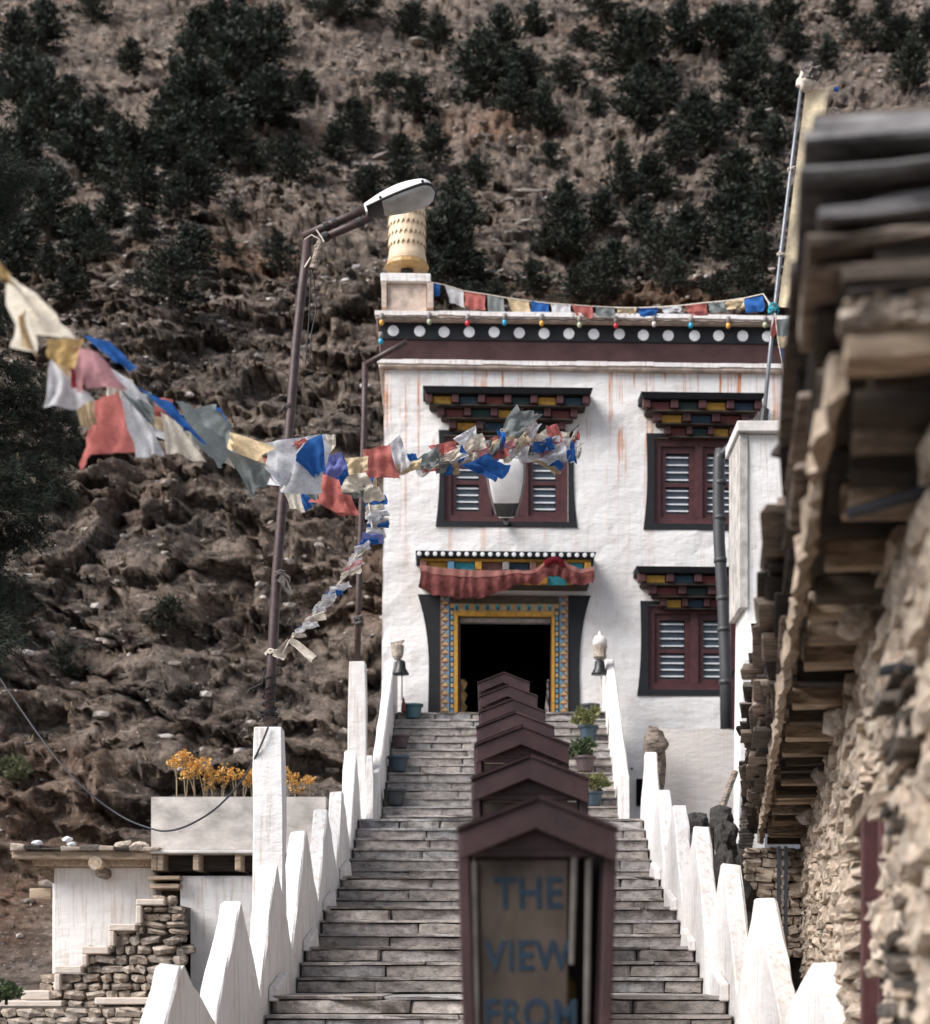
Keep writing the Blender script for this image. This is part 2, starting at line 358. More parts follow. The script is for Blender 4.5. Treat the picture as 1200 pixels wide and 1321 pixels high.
def m_hill():
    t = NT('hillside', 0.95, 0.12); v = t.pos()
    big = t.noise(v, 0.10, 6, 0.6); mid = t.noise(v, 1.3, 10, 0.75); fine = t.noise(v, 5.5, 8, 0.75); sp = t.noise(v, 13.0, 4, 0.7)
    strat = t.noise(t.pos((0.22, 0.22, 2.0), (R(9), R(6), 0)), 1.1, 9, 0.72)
    c = t.ramp(mid, [(0.36, (0.052, 0.042, 0.036)), (0.45, (0.20, 0.152, 0.120)), (0.55, (0.345, 0.268, 0.215)), (0.70, (0.50, 0.41, 0.345))])  # rock tones; lit and shaded relief is also put into this contrast
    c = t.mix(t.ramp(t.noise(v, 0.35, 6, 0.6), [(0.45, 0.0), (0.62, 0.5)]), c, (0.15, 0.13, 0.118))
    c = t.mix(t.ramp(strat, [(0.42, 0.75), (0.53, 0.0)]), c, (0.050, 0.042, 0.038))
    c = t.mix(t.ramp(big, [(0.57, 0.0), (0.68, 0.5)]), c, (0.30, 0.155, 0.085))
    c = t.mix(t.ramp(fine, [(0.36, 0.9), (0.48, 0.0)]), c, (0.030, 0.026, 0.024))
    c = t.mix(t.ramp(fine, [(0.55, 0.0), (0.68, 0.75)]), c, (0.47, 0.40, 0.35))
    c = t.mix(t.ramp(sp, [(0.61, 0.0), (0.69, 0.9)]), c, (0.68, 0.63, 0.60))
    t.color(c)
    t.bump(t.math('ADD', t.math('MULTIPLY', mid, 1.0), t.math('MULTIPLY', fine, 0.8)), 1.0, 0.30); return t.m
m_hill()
m_stone('scree', (0.17, 0.14, 0.12), (0.33, 0.285, 0.25), (0.62, 0.58, 0.555), scale=3, bump=0.3)
M = MATS

# ------------------------------------------------------------------ ground and hillside
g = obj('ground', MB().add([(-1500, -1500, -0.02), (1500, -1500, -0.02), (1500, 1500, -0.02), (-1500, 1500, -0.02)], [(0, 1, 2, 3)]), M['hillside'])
g['kind'] = 'structure'
PZ = np.array([16, 19.5, 22, 26, 29, 33, 38, 42, 45, 50, 56, 70, 100, 140, 175])
PH = np.array([-2.2, -0.75, -0.65, -0.35, 1.0, 4.6, 9.8, 14.2, 17.2, 19.5, 22.6, 31.5, 54.0, 87.0, 118.0])
def hill_point(a, t):
    """a = x/depth, t = profile depth -> world point arrays"""
    Z = t; h = np.interp(t, PZ, PH); X = a*Z
    rocky = np.clip((t-27)/4, 0, 1)*np.clip((56-t)/8, 0.0, 1)
    slope = np.clip((t-48)/8, 0, 1); base = np.clip((t-24)/6, 0, 1)
    h = h+base*(1.5*fbm(X*.09, Z*.09, 0*X, 3, 3))*(0.7+0.6*slope)
    n1 = fbm(X*.45, Z*.2, h*.55, 4, 11); n2 = fbm(X*1.5, Z*.8, h*1.8, 4, 23); n3 = fbm(X*4.2, Z*2.0, h*4.6, 3, 31)
    rid = 1-np.abs(fbm(X*.8, Z*.4, h*1.0, 3, 47))*2; bil = np.abs(fbm(X*1.1+.4*h, Z*.7, h*1.3, 4, 57)); bil2 = np.abs(fbm(X*2.9-.6*h, Z*1.5, h*3.3, 3, 67))
    ph = h*0.50+X*.09+2.0*fbm(X*.20, Z*.1, h*.22, 4, 5)
    saw = ph-np.floor(ph); led = np.where(saw < .8, saw/.8, (1-saw)/.2)
    amp = np.clip(0.15+1.1*fbm(X*.16, Z*.1, h*.18, 3, 91)+.6*np.clip((h-11)/5, 0, 1), 0.0, 1.1)
    ph2 = h*1.9+X*.22+1.6*fbm(X*.5, Z*.3, h*.5, 3, 15); s2 = ph2-np.floor(ph2); led2 = np.where(s2 < .72, s2/.72, (1-s2)/.28)*np.clip(.5+1.2*fbm(X*.35, Z*.2, h*.4, 2, 95), 0, 1.3)
    ph3 = h*4.6+X*.4+1.8*fbm(X*.9, Z*.5, h*.9, 3, 25); s3 = ph3-np.floor(ph3); led3 = np.where(s3 < .7, s3/.7, (1-s3)/.3)
    sl = h+.28*X+.8*fbm(X*.15, Z*.1, h*.15, 2, 35); xw = X+.5*fbm(X*.4, Z*.2, h*.4, 2, 36)
    b1 = blocks(xw*.42, sl*.95, 201); b2 = blocks(xw*1.25+7, sl*2.6, 211); b3 = blocks(X*3.6+3, h*5.5+.9*X, 221)
    dy = rocky*(-1.0*amp*led-.22*led2+.34*b1+.18*b2+.09*b3+0.5*n1+.06*n3)+slope*(0.8*n1+0.35*n2+.30*b2+.12*b3)
    dz = rocky*(0.14*n2+0.10*n3+.08*bil)+slope*(0.5*n1+0.20*n2+0.06*n3+.06*bil2)
    return X, Z+dy, EYE+h+dz+base*0.0
na, nt = 600, 640
A = np.linspace(-0.46, 0.46, na)
T = np.concatenate([np.linspace(16, 26, 25), np.linspace(26.2, 52, 360), 52+np.linspace(0, 1, nt-385)**1.5*123+0.05])
AA, TT = np.meshgrid(A, T)
hx, hy, hz = hill_point(AA, TT)
co = np.stack([hx, hy, hz], -1).reshape(-1, 3)
me = bpy.data.meshes.new('hill'); nv = na*nt; idx = np.arange(nv).reshape(nt, na)
q = np.stack([idx[:-1, :-1], idx[:-1, 1:], idx[1:, 1:], idx[1:, :-1]], -1).reshape(-1, 4)
me.vertices.add(nv); me.vertices.foreach_set('co', co.ravel()); me.loops.add(q.size); me.loops.foreach_set('vertex_index', q.ravel())
me.polygons.add(len(q)); me.polygons.foreach_set('loop_start', np.arange(0, q.size, 4)); me.polygons.foreach_set('loop_total', np.full(len(q), 4))
me.polygons.foreach_set('use_smooth', np.ones(len(q), bool)); me.update(); me.validate()
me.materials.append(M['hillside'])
hill = bpy.data.objects.new('hill', me); COL.objects.link(hill); hill['kind'] = 'structure'
HPX = CX+F*hx/hy; HPY = CY-F*(hz-EYE)/hy
def on_hill(px, py):
    """nearest hill surface point seen at that pixel"""
    d = (HPX-px)**2+(HPY-py)**2; d = d+np.where(d < 90, 0, 1e6)*0
    cand = np.argwhere(d < max(60, d.min()+5)); b = min(cand, key=lambda c: hy[c[0], c[1]])
    return Vector((hx[b[0], b[1]], hy[b[0], b[1]], hz[b[0], b[1]]))

# scattered stones on the slope: nobody could count them
def rock_verts(seed, sub=1):
    bm = bmesh.new(); bmesh.ops.create_icosphere(bm, subdivisions=sub, radius=1)
    r = random.Random(seed)
    for v in bm.verts: v.co *= r.uniform(.72, 1.18)
    bm.verts.index_update(); vs = np.array([v.co[:] for v in bm.verts]); fs = np.array([[v.index for v in f.verts] for f in bm.faces]); bm.free()
    return vs, fs
RV = [rock_verts(i, 1) for i in range(5)]
def scatter(name, n, t0, t1, s0, s1, mat, flat=0.45, seed=1, keep=None):
    r = np.random.default_rng(seed); V = []; Fc = []; off = 0
    a = r.uniform(-.40, .40, n); t = t0+(t1-t0)*r.uniform(0, 1, n)**0.8
    ii = np.clip(np.searchsorted(T, t), 0, nt-1); jj = np.clip(np.searchsorted(A, a), 0, na-1)
    for k in range(n):
        p = co[ii[k]*na+jj[k]]; vs, fs = RV[k % 5]; sz = s0+(s1-s0)*r.uniform()**4
        sc = sz*np.array([r.uniform(.7, 1.5), r.uniform(.7, 1.3), r.uniform(.5, 1)*flat*1.6]); an = r.uniform(0, 6.28)
        w_ = vs*sc; w_ = np.stack([w_[:, 0]*math.cos(an)-w_[:, 1]*math.sin(an), w_[:, 0]*math.sin(an)+w_[:, 1]*math.cos(an), w_[:, 2]], -1)+p+np.array([0, -.1*sz, .1*sz])
        V.append(w_); Fc.append(fs+off); off += len(vs)
    V = np.concatenate(V); Fc = np.concatenate(Fc)
    m = bpy.data.meshes.new(name); m.from_pydata(V.tolist(), [], Fc.tolist()); m.update(); m.materials.append(mat)
    o = bpy.data.objects.new(name, m); COL.objects.link(o); o['kind'] = 'stuff'; return o
o = scatter('scree', 20000, 27, 120, 0.03, 0.17, M['scree'], seed=4); o['label'] = 'pale loose stones strewn over the dry brown hillside'; o['category'] = 'stones'
o = scatter('pale_stones', 1500, 50, 125, 0.10, 0.55, M['scree'], 0.22, seed=14); o['label'] = 'flat pale slabs of stone lying on the upper slope'; o['category'] = 'stones'
# dry grass tufts
def tufts(name, n, mat, seed):
    r = np.random.default_rng(seed); V = []; Fc = []; off = 0
    for k in range(n):
        a = r.uniform(-.38, .38); t = 27+105*r.uniform()**0.9
        i = min(np.searchsorted(T, t), nt-1); j = min(np.searchsorted(A, a), na-1); p = co[i*na+j]; s = r.uniform(.06, .22)
        for b in range(7):
            an = r.uniform(0, 6.28); l = s*r.uniform(.6, 1.2); d = np.array([math.cos(an), math.sin(an), 0])
            side = np.array([-d[1], d[0], 0])*s*.16; tip = p+d*l*.7+np.array([0, 0, l])
            V += [p-side+d*.3*s, p+side+d*.3*s, tip]; Fc.append((off, off+1, off+2)); off += 3
    m = bpy.data.meshes.new(name); m.from_pydata([tuple(v) for v in V], [], Fc); m.update(); m.materials.append(mat)
    o = bpy.data.objects.new(name, m); COL.objects.link(o); o['kind'] = 'stuff'; return o
o = tufts('grass', 2600, M['dry_grass'], 9); o['label'] = 'dry straw coloured grass tufts on the hillside'; o['category'] = 'grass'

# ------------------------------------------------------------------ staircase
AX = -0.04                                     # stair axis
# nosing edges of the lower flights: (depth of group's top edge, height over eye, risers below it)
GROUPS = [(22.6, 2.05, 6), (20.2, 1.15, 3), (18.3, 0.717, 3), (16.5, 0.26, 3), (14.1, -0.186, 3), (12.0, -0.64, 3), (9.9, -1.09, 4)]
TREAD = 0.29
steps = []    # (front y, z top, z bottom, half width)
for gi, (Zt, ht, n) in enumerate(GROUPS):
    hb = GROUPS[gi+1][1] if gi+1 < len(GROUPS) else -EYE
    rz = (ht-hb)/n; tr = TREAD if n < 5 else 0.27
    for k in range(n):
        steps.append((Zt-k*tr, EYE+ht-k*rz, EYE+ht-(k+1)*rz, 1.89))
UZ0, UZ1, UH0, UH1, UN = 23.7, 26.9, 2.05, 4.12, 14
for k in range(UN):
    rz = (UH1-UH0)/UN; tr = (UZ1-UZ0)/(UN-1)
    steps.append((UZ1-k*tr, EYE+UH1-k*rz, EYE+UH1-(k+1)*rz, 1.66))
steps.sort(key=lambda s: s[0])
def stair_z(y):
    z = 0.0
    for s in steps:
        if s[0] <= y+1e-6: z = s[1]
    return z
core = MB()
ys = [s[0] for s in steps]+[28.0]
for i, s in enumerate(steps):
    core.box(AX-s[3]-.03, AX+s[3]+.03, s[0]+.10, ys[i+1]+.10 if i+1 < len(steps) else 27.86, -0.3, s[1]-0.02)
stair = obj('staircase', core, M['step_core']); stair['kind'] = 'structure'
stair['label'] = 'long straight stone staircase climbing to the monastery door'
def stone_mesh(seed, nx=5):
    """unit block 1 x 1 x 1 with uneven split edges"""
    r = random.Random(seed); bm = bmesh.new(); bmesh.ops.create_cube(bm, size=1)
    bmesh.ops.subdivide_edges(bm, edges=[e for e in bm.edges if abs(e.verts[0].co.x-e.verts[1].co.x) > .5], cuts=nx-1, use_grid_fill=True)
    for v in bm.verts:
        v.co.z += r.uniform(-.045, .045); v.co.y += r.uniform(-.02, .02)
        if abs(v.co.x) > .49: v.co.x += r.uniform(-.012, .012)
    bmesh.ops.bevel(bm, geom=[e for e in bm.edges if e.calc_face_angle(0) > .5], offset=.035, segments=1, affect='EDGES', clamp_overlap=True)
    m = bpy.data.meshes.new('step_stone'); bm.to_mesh(m); bm.free(); m.materials.append(M['step_stone']); return m
SM = [stone_mesh(i) for i in range(8)]
r = random.Random(3); cnt = 0
for i, s in enumerate(steps):
    y0, zt, zb, hw = s
    if y0 < 12.5: lens = (0.6, 1.3)
    else: lens = (0.45, 1.35)
    x = AX-hw; ynext = steps[i+1][0] if i+1 < len(steps) else 27.86
    dep = min(max(ynext-y0+.13, .3), 1.6) if i+1 < len(steps) else 1.0
    while x < AX+hw-.02:
        L = min(r.uniform(*lens), AX+hw-x)
        if AX+hw-(x+L) < .2: L = AX+hw-x
        hgt = (zt-zb)*.76-r.uniform(.005, .012); yo = r.uniform(-.004, .018)
        inst('step_stone', r.choice(SM), Matrix.Translation((x+L/2, y0+yo+dep/2, zb+hgt/2+r.uniform(-.003, .004)))
             @ Matrix.Rotation(R(r.uniform(-.35, .35)), 4, 'Y') @ Matrix.Rotation(R(r.choice((0, 180))), 4, 'Z') @ Matrix.Diagonal((L-.012, dep, hgt, 1)), stair)
        x += L; cnt += 1
    x = AX-hw; lo_ = zb+(zt-zb)*.76
    while x < AX+hw-.02:
        L = min(r.uniform(.7, 1.9), AX+hw-x)
        if AX+hw-(x+L) < .3: L = AX+hw-x
        hgt = zt-lo_-r.uniform(.003, .009); yo = r.uniform(-.024, -.004)
        inst('tread_slab', r.choice(SM), Matrix.Translation((x+L/2, y0+yo+dep/2, lo_+hgt/2+r.uniform(-.004, .003)))
             @ Matrix.Rotation(R(r.uniform(-.5, .5)), 4, 'Y') @ Matrix.Rotation(R(r.choice((0, 180))), 4, 'Z') @ Matrix.Diagonal((L-.010, dep, hgt, 1)), stair)
        x += L; cnt += 1
# thin slab nosings with dark shadow gap on the flight edges come from the stones' own overhang

# ------------------------------------------------------------------ zigzag parapet walls of the lower stairs
PKZ = [8.3, 10.4, 12.8, 14.7, 16.9, 19.0, 20.8, 22.7]
PKH = [-0.42, 0.08, 0.54, 0.92, 1.43, 1.84, 2.24, 2.92]
VLZ = [7.2, 9.3, 11.6, 13.75, 15.8, 18.0, 20.0, 21.8, 23.45]
VLH = [-1.35, -0.75, -0.34, -0.19, 0.23, 0.75, 1.20, 1.63, 2.2]
def zigzag(side, label):
    r = random.Random(5+side)
    def P(xo, y, h): return (AX+side*xo, y, EYE+h)
    top = []
    for k in range(len(PKZ)):
        top.append((VLZ[k], VLH[k])); pz, ph = PKZ[k]+r.uniform(-.05, .05), PKH[k]+r.uniform(-.04, .04)
        top.append((pz-.035, ph-.012)); top.append((pz+.035, ph))
    top.append((VLZ[-1], VLH[-1]))
    # resample the top line so that its edges can be uneven
    pts = []
    for (a, b) in zip(top[:-1], top[1:]):
        n = max(1, int(abs(b[0]-a[0])/.16))
        for i in range(n):
            f = i/n; pts.append((a[0]+(b[0]-a[0])*f, a[1]+(b[1]-a[1])*f))
    pts.append(top[-1]); mb = MB(); xi, xo = 1.92, 2.075
    rings = []
    for (y, h) in pts:
        j = lambda s=.010: r.uniform(-s, s)*1.6
        bz = max(0, stair_z(y)-.5)-EYE
        rings.append([P(xi-.02, y, bz), P(xi-.012+j(.004), y, (bz+h)/2), P(xi+j(.004), y, h-.015+j(.006)), P(xi+.015, y, h+j(.006)), P(xo-.015, y, h+j(.006)),
                      P(xo+j(.006), y, h-.018+j(.008)), P(xo+.02+j(.006), y, (bz+h)/2), P(xo+.06, y, bz)])
    n = 8; vs = [p for q in rings for p in q]; fs = []
    for i in range(len(rings)-1):
        for k in range(n): fs.append((i*n+k, i*n+(k+1) % n, (i+1)*n+(k+1) % n, (i+1)*n+k))
    fs += [tuple(range(n)), tuple((len(rings)-1)*n+k for k in range(n))]
    if side > 0: fs = [f[::-1] for f in fs]
    t = thing('zigzag_wall', label, 'wall', (AX+side*2.0, 15, 0), 0, 'zigzag parapets of the stairs')
    obj('wall', mb.add(vs, fs), M['whitewash'], t)
    # low kerb plates on the inner foot of the wall, one on each flight
    for gi in range(len(GROUPS)-1):
        Zt, hh, _ = GROUPS[gi+1]; Zb, hn, _ = GROUPS[gi]; y0, y1 = Zt-.02, Zt+.75
        xa, xb = 1.82, 1.905; lo = hh-.05; e = r.uniform(-.03, .03)
        mbk = MB().hexa([P(xa, y0, lo), P(xb, y0, lo), P(xb, y1, lo), P(xa, y1, lo), P(xa+.015, y0+.03, hh+.06+e), P(xb, y0+.03, hh+.08+e), P(xb, y1, hh+.22+e), P(xa+.02, y1, hh+.20+e)])
        if side > 0: mbk.f = [f[::-1] for f in mbk.f]
        obj('kerb_plate', mbk, M['whitewash'], t, bevel=.012)
    return t
zigzag(-1, 'white zigzag parapet on the lamp post side of the stairs')
zigzag(1, 'white zigzag parapet next to the rubble stone house')

# upper flight parapets: plain sloping walls
def upper_parapet(x0, x1, label, hn, hf):
    r = random.Random(int(x0*100)); mb = MB(); n = 12; ring = []
    for i in range(n+1):
        f = i/n; y = 23.6+(27.6-23.6)*f; fz = min(1.0, max(0, (y-23.7)/(26.9-23.7)))
        h = UH0+(UH1-UH0)*fz+hn+(hf-hn)*f+r.uniform(-.015, .015)
        b = 0.5-EYE
        ring.append([(x0-.01, y, EYE+b), (x0+r.uniform(-.006, .006), y, EYE+h-.02), (x0+.02, y, EYE+h), (x1-.02, y, EYE+h), (x1+r.uniform(-.006, .006), y, EYE+h-.02), (x1+.01, y, EYE+b)])
    vs = [p for q in ring for p in q]; m = 6; fs = []
    for i in range(n):
        for k in range(m): fs.append((i*m+k, (i+1)*m+k, (i+1)*m+(k+1) % m, i*m+(k+1) % m))
    fs += [tuple(range(m)), tuple(n*m+k for k in range(m))[::-1]]
    return tag(obj('sloping_wall', mb.add(vs, fs), M['whitewash']), label, 'wall', 'sloping parapets of the upper flight')
upper_parapet(-1.85, -1.72, 'sloping white parapet beside the flower pots without plants', .70, .86)
upper_parapet(1.60, 1.74, 'sloping white parapet beside the leafy potted plants', .70, .86)

# ------------------------------------------------------------------ white posts on the left parapet
def post(px0, px1, pyt, Z, zb, label, slope=0):
    a = at(px0, pyt, Z); b = at(px1, pyt, Z); wd = b.x-a.x; c = (a.x+b.x)/2
    mb = MB(); r = random.Random(int(px0)); rings = []
    n = 9
    for i in range(n+1):
        z = zb+(a.z-zb)*i/n; j = lambda: r.uniform(-.006, .006); e = .012 if i == n else 0
        rings.append([(c-wd/2+e+j(), Z-wd/2+e+j(), z), (c+wd/2-e+j(), Z-wd/2+e+j(), z), (c+wd/2-e+j(), Z+wd/2-e+j(), z), (c-wd/2+e+j(), Z+wd/2-e+j(), z)])
    vs = [p for q in rings for p in q]; fs = []
    for i in range(n):
        for k in range(4): fs.append((i*4+k, i*4+(k+1) % 4, (i+1)*4+(k+1) % 4, (i+1)*4+k))
    fs += [(3, 2, 1, 0), tuple(n*4+k for k in range(4))]
    return tag(obj('white_post', mb.add(vs, fs), M['whitewash'], bevel=.008), label, 'post')
post(329, 367, 940, 15.35, 0.3, 'tall square white post carrying the street lamp pole')
post(450, 473, 855, 23.75, 1.0, 'white post under the thin bare brown pole')
post(472, 482, 975, 23.55, 1.5, 'short thin white post beside the upper sloping parapet')

# ------------------------------------------------------------------ monastery building (local frame: u right along the facade, y into the house, z up)
YAW = R(2.0); BY = 27.9; BX = (488-CX)/F*BY
bld = thing('monastery', 'white two storey monastery with maroon roof band and dark framed windows', 'building', (BX, BY, 0), YAW)
cs, sn = math.cos(YAW), math.sin(YAW)
def U(px):
    a = (px-CX)/F; return (a*BY-BX)/(cs-a*sn)
def Wz(px, py): return EYE+(CY-py)/F*(BY+U(px)*sn)
def blo(name, mb, mat, parent=None, smooth=False, bevel=0): return obj(name, mb, mat, parent or bld, smooth, local=True, bevel=bevel)
BW = U(1110); ZB = 0.2
ZT = Wz(700, 477)      # underside of lower cornice
# openings: (u0,u1,z0,z1)
OP = []
wins = [dict(c=(546, 762, 512), sur=(566, 741, 556, 680), fr=(573, 733, 562, 673), lights=3),
        dict(c=(823, 981, 519), sur=(834, 968, 560, 684), fr=(844, 960, 565, 676), lights=2),
        dict(c=(817, 976, 740), sur=(826, 966, 776, 898), fr=(836, 957, 781, 890), lights=2)]
for w_ in wins:
    x0, x1, yt, yb = w_['fr']; cx_ = (x0+x1)/2
    OP.append((U(x0), U(x1), Wz(cx_, yb), Wz(cx_, yt)))
dzb = EYE+UH1+.01
OP.append((U(590), U(716), dzb, Wz(653, 795)))
us = sorted({0, BW} | {o[0] for o in OP} | {o[1] for o in OP}); zs = sorted({ZB, ZT} | {o[2] for o in OP} | {o[3] for o in OP})
wall = MB()
def inside(u, z): return any(o[0]-1e-6 < u < o[1]+1e-6 and o[2]-1e-6 < z < o[3]+1e-6 for o in OP)
BAT = 0.012
def uu(u, z): return u+(0.10*(z/ZT) if u < 0.01 else 0)   # slight batter of the left corner
for i in range(len(us)-1):
    for j in range(len(zs)-1):
        if inside((us[i]+us[i+1])/2, (zs[j]+zs[j+1])/2): continue
        nx = max(1, int((us[i+1]-us[i])/.16)); nz = max(1, int((zs[j+1]-zs[j])/.16))
        P = []
        for b in range(nz+1):
            z = zs[j]+(zs[j+1]-zs[j])*b/nz; row = []
            for a in range(nx+1):
                u = us[i]+(us[i+1]-us[i])*a/nx
                edge = any((abs(u-o[0]) < .01 or abs(u-o[1]) < .01) and o[2]-.01 <= z <= o[3]+.01 or (abs(z-o[2]) < .01 or abs(z-o[3]) < .01) and o[0]-.01 <= u <= o[1]+.01 for o in OP)
                d = 0 if edge else .018*float(fbm(u*1.6, 0., z*2.6, 3, 77)[0])
                row.append((uu(u, z), d, z))
            P.append(row)
        wall.grid(P)
for (a, b, c, d) in OP:    # reveals
    y = .35
    wall.add([(a, 0, c), (a, y, c), (a, y, d), (a, 0, d)], [(0, 1, 2, 3)]); wall.add([(b, 0, c), (b, y, c), (b, y, d), (b, 0, d)], [(3, 2, 1, 0)])
    wall.add([(a, 0, d), (b, 0, d), (b, y, d), (a, y, d)], [(0, 3, 2, 1)]); wall.add([(a, 0, c), (b, 0, c), (b, y, c), (a, y, c)], [(0, 1, 2, 3)])
wall.add([(0, 0, ZB), (.1, 0, ZT), (.1, 9, ZT), (0, 9, ZB)], [(0, 1, 2, 3)]); wall.add([(BW, 0, ZB), (BW, 0, ZT), (BW, 9, ZT), (BW, 9, ZB)], [(3, 2, 1, 0)])
wall.add([(0, 9, ZB), (0.1, 9, ZT), (BW, 9, ZT), (BW, 9, ZB)], [(0, 1, 2, 3)])
blo('wall', wall, M['facade_plaster'])
# dark room behind the door
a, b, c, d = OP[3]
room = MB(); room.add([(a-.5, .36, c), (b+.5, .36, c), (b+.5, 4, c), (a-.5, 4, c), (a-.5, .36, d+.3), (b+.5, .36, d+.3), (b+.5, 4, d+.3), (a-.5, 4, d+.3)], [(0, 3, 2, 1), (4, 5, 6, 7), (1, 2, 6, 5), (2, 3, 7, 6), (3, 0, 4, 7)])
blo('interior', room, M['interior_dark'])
# parapet bands
UL = .04
def band(name, py0, py1, out, mat, l=0.0, bev=0.0, px=700):
    z0, z1 = Wz(px, py1), Wz(px, py0)
    return blo(name, MB().box(UL-l, BW, -out, 9, z0, z1), M[mat], bevel=bev)
band('lower_cornice', 469.5, 479, .10, 'cornice_plaster', .03, .02)
band('maroon_band', 440.5, 469.3, .0, 'maroon_band')
band('frieze', 419, 440.3, .02, 'black_paint')
band('upper_cornice', 408.5, 418.8, .16, 'cornice_plaster', .07, .02)
# edges of cornices, uneven plaster lip
r = random.Random(12)
for name, py, out, l in (('cornice_lip', 470, .125, .05), ('cornice_lip', 409.5, .185, .09)):
    mb = MB(); z1 = Wz(700, py); u = UL-l
    while u < BW:
        L = r.uniform(.25, .6); e = min(u+L, BW)
        mb.box(u, e, -out+r.uniform(-.006, .006), -.02, z1-.05+r.uniform(-.012, .006), z1+.012+r.uniform(-.004, .006)); u = e if e >= BW else e-.001
    blo(name, mb, M['whitewash'])
dpx = [507.5, 541.5, 573, 605.5, 637.5, 670, 702, 734, 766, 799, 830, 862, 896, 927, 958, 990, 1022, 1054]
for k, p in enumerate(dpx):
    rr_ = 7.2/F*BY; z = Wz(p, 430.0)-0.01*(k*.1) + (Wz(700, 429.7)-Wz(p, 429.7)); mb = MB()
    prof = [(rr_*1.0, 0), (rr_*.97, .012), (.001, .016)]
    mb.lathe(prof, (0, 0, 0), 18, Matrix.Translation((U(p), -.021, z+r.uniform(-.01, .01))) @ Matrix.Rotation(R(90), 4, 'X'))
    blo('frieze_disc', mb, M['white_paint'], smooth=False)
# parapet pedestal on the left corner
def ped():
    mb = MB(); a, b = U(499), U(551); z0 = Wz(525, 408.4); z1 = Wz(525, 366)
    return mb.box(a, b, .0, b-a, z0, z1)
p1 = blo('pedestal', ped(), M['cornice_plaster'], bevel=.015)
a, b = U(491.5), U(556); z0, z1 = Wz(525, 366), Wz(525, 355)
blo('pedestal_cap', MB().box(a, b, -.09, b-a+.0, z0, z1), M['whitewash'], p1, bevel=.012)
zc = Wz(525, 398)
for a_, b_ in ((U(492.5), U(499)-.002), (U(551)+.002, U(559))):
    blo('pedestal_wing', MB().hexa([(a_, -.05, zc), (b_, -.05, zc), (b_, .6, zc), (a_, .6, zc), (a_+.0, -.08, z0), (b_, -.08, z0), (b_, .6, z0), (a_, .6, z0)]), M['cornice_plaster'], p1)
roof = blo('roof', MB().box(.1, BW, .25, 9, Wz(700, 440), Wz(700, 425)), M['concrete'])

# windows
CORB = ['yellow_paint', 'blue_paint', 'red_paint', 'green_paint', 'yellow_paint', 'blue_paint', 'red_paint', 'green_paint']
def flared(px0, px1, py0, py1, cx_, inner, top_out=1.0, bot_out=3.0, pinch=3.0):
    """flat painted surround with curved flaring sides round a rectangular hole"""
    z0, z1 = Wz(cx_, py1), Wz(cx_, py0); n = 10; k = BY/F
    ul, ur = U(px0), U(px1); L = []; Rr = []
    for i in range(n+1):
        f = i/n; o = (bot_out*(1-f)**3+top_out*f**4)*k-pinch*k*math.sin(math.pi*f)*.35
        L.append((ul-o, z0+(z1-z0)*f)); Rr.append((ur+o, z0+(z1-z0)*f))
    ia, ib, ic, idd = inner; mb = MB(); y0, y1 = -.022, .003
    def strip(A, B):
        n_ = len(A); vs = []
        for (p, q) in zip(A, B): vs += [(p[0], y0, p[1]), (q[0], y0, q[1]), (p[0], y1, p[1]), (q[0], y1, q[1])]
        fs = []
        for i in range(n_-1):
            o = 4*i; fs += [(o, o+1, o+5, o+4), (o+2, o+6, o+7, o+3), (o, o+4, o+6, o+2), (o+1, o+3, o+7, o+5)]
        fs += [(0, 2, 3, 1), (4*n_-4, 4*n_-3, 4*n_-1, 4*n_-2)]; mb.add(vs, fs)
    cl = lambda z: min(max(z, ic), idd)
    strip(L, [(ia, z) for (_, z) in L]); strip([(ib, z) for (_, z) in Rr], Rr)
    if ic > z0+.005: mb.box(ia, ib, y0, y1, z0, ic)
    if z1 > idd+.005: mb.box(ia, ib, y0, y1, idd, z1)
    return mb
def corbels(par, px0, px1, pyt, cx_, tiers, th=17.5, out0=.46, seed=0, cols=CORB, cap='maroon_paint', block='maroon_paint', edge=None):
    """stepped canopy of painted blocks; px tiers narrow downwards"""
    k = BY/F; z = Wz(cx_, pyt); u0, u1 = U(px0), U(px1)
    z -= 7*k; blo('canopy_board', MB().hexa([(u0+.05, -out0, z), (u1-.05, -out0, z), (u1, .0, z), (u0, .0, z), (u0, -out0-.05, z+7*k), (u1, -out0-.05, z+7*k), (u1, .0, z+9*k), (u0, .0, z+9*k)]), M['black_paint'], par)
    r = random.Random(seed); ci = seed
    for t in range(tiers):
        ins = (8+15*t)*k; a, b = u0+ins, u1-ins; out = out0-.06-.125*t; h = th*k
        n = max(3, int(round((b-a)/(33*k)))); wdt = (b-a)/n
        blo('corbel_core', MB().box(a, b, -out+.13, .0, z-h, z-.003), M['dark_timber'], par)
        for i in range(n):
            c = cols[(ci+i*1+t*2) % len(cols)]
            blo('painted_panel', MB().box(a+i*wdt+wdt*.16, a+(i+1)*wdt-wdt*.16, -out+.06, -out+.128, z-h*.92, z-h*.12), M[c], par, bevel=.006)
        for i in range(n+1):
            x = a+i*wdt; blo('corbel_block', MB().box(x-wdt*.135, x+wdt*.135, -out-.02, -out+.127, z-h*.9, z-.004), M[block], par, bevel=.008)
        blo('corbel_ledge', MB().box(a+.02, b-.02, -out+.03, .0, z-h-1.6*k, z-h-.001), M['dark_timber'], par)
        z -= h+1.6*k
    return z
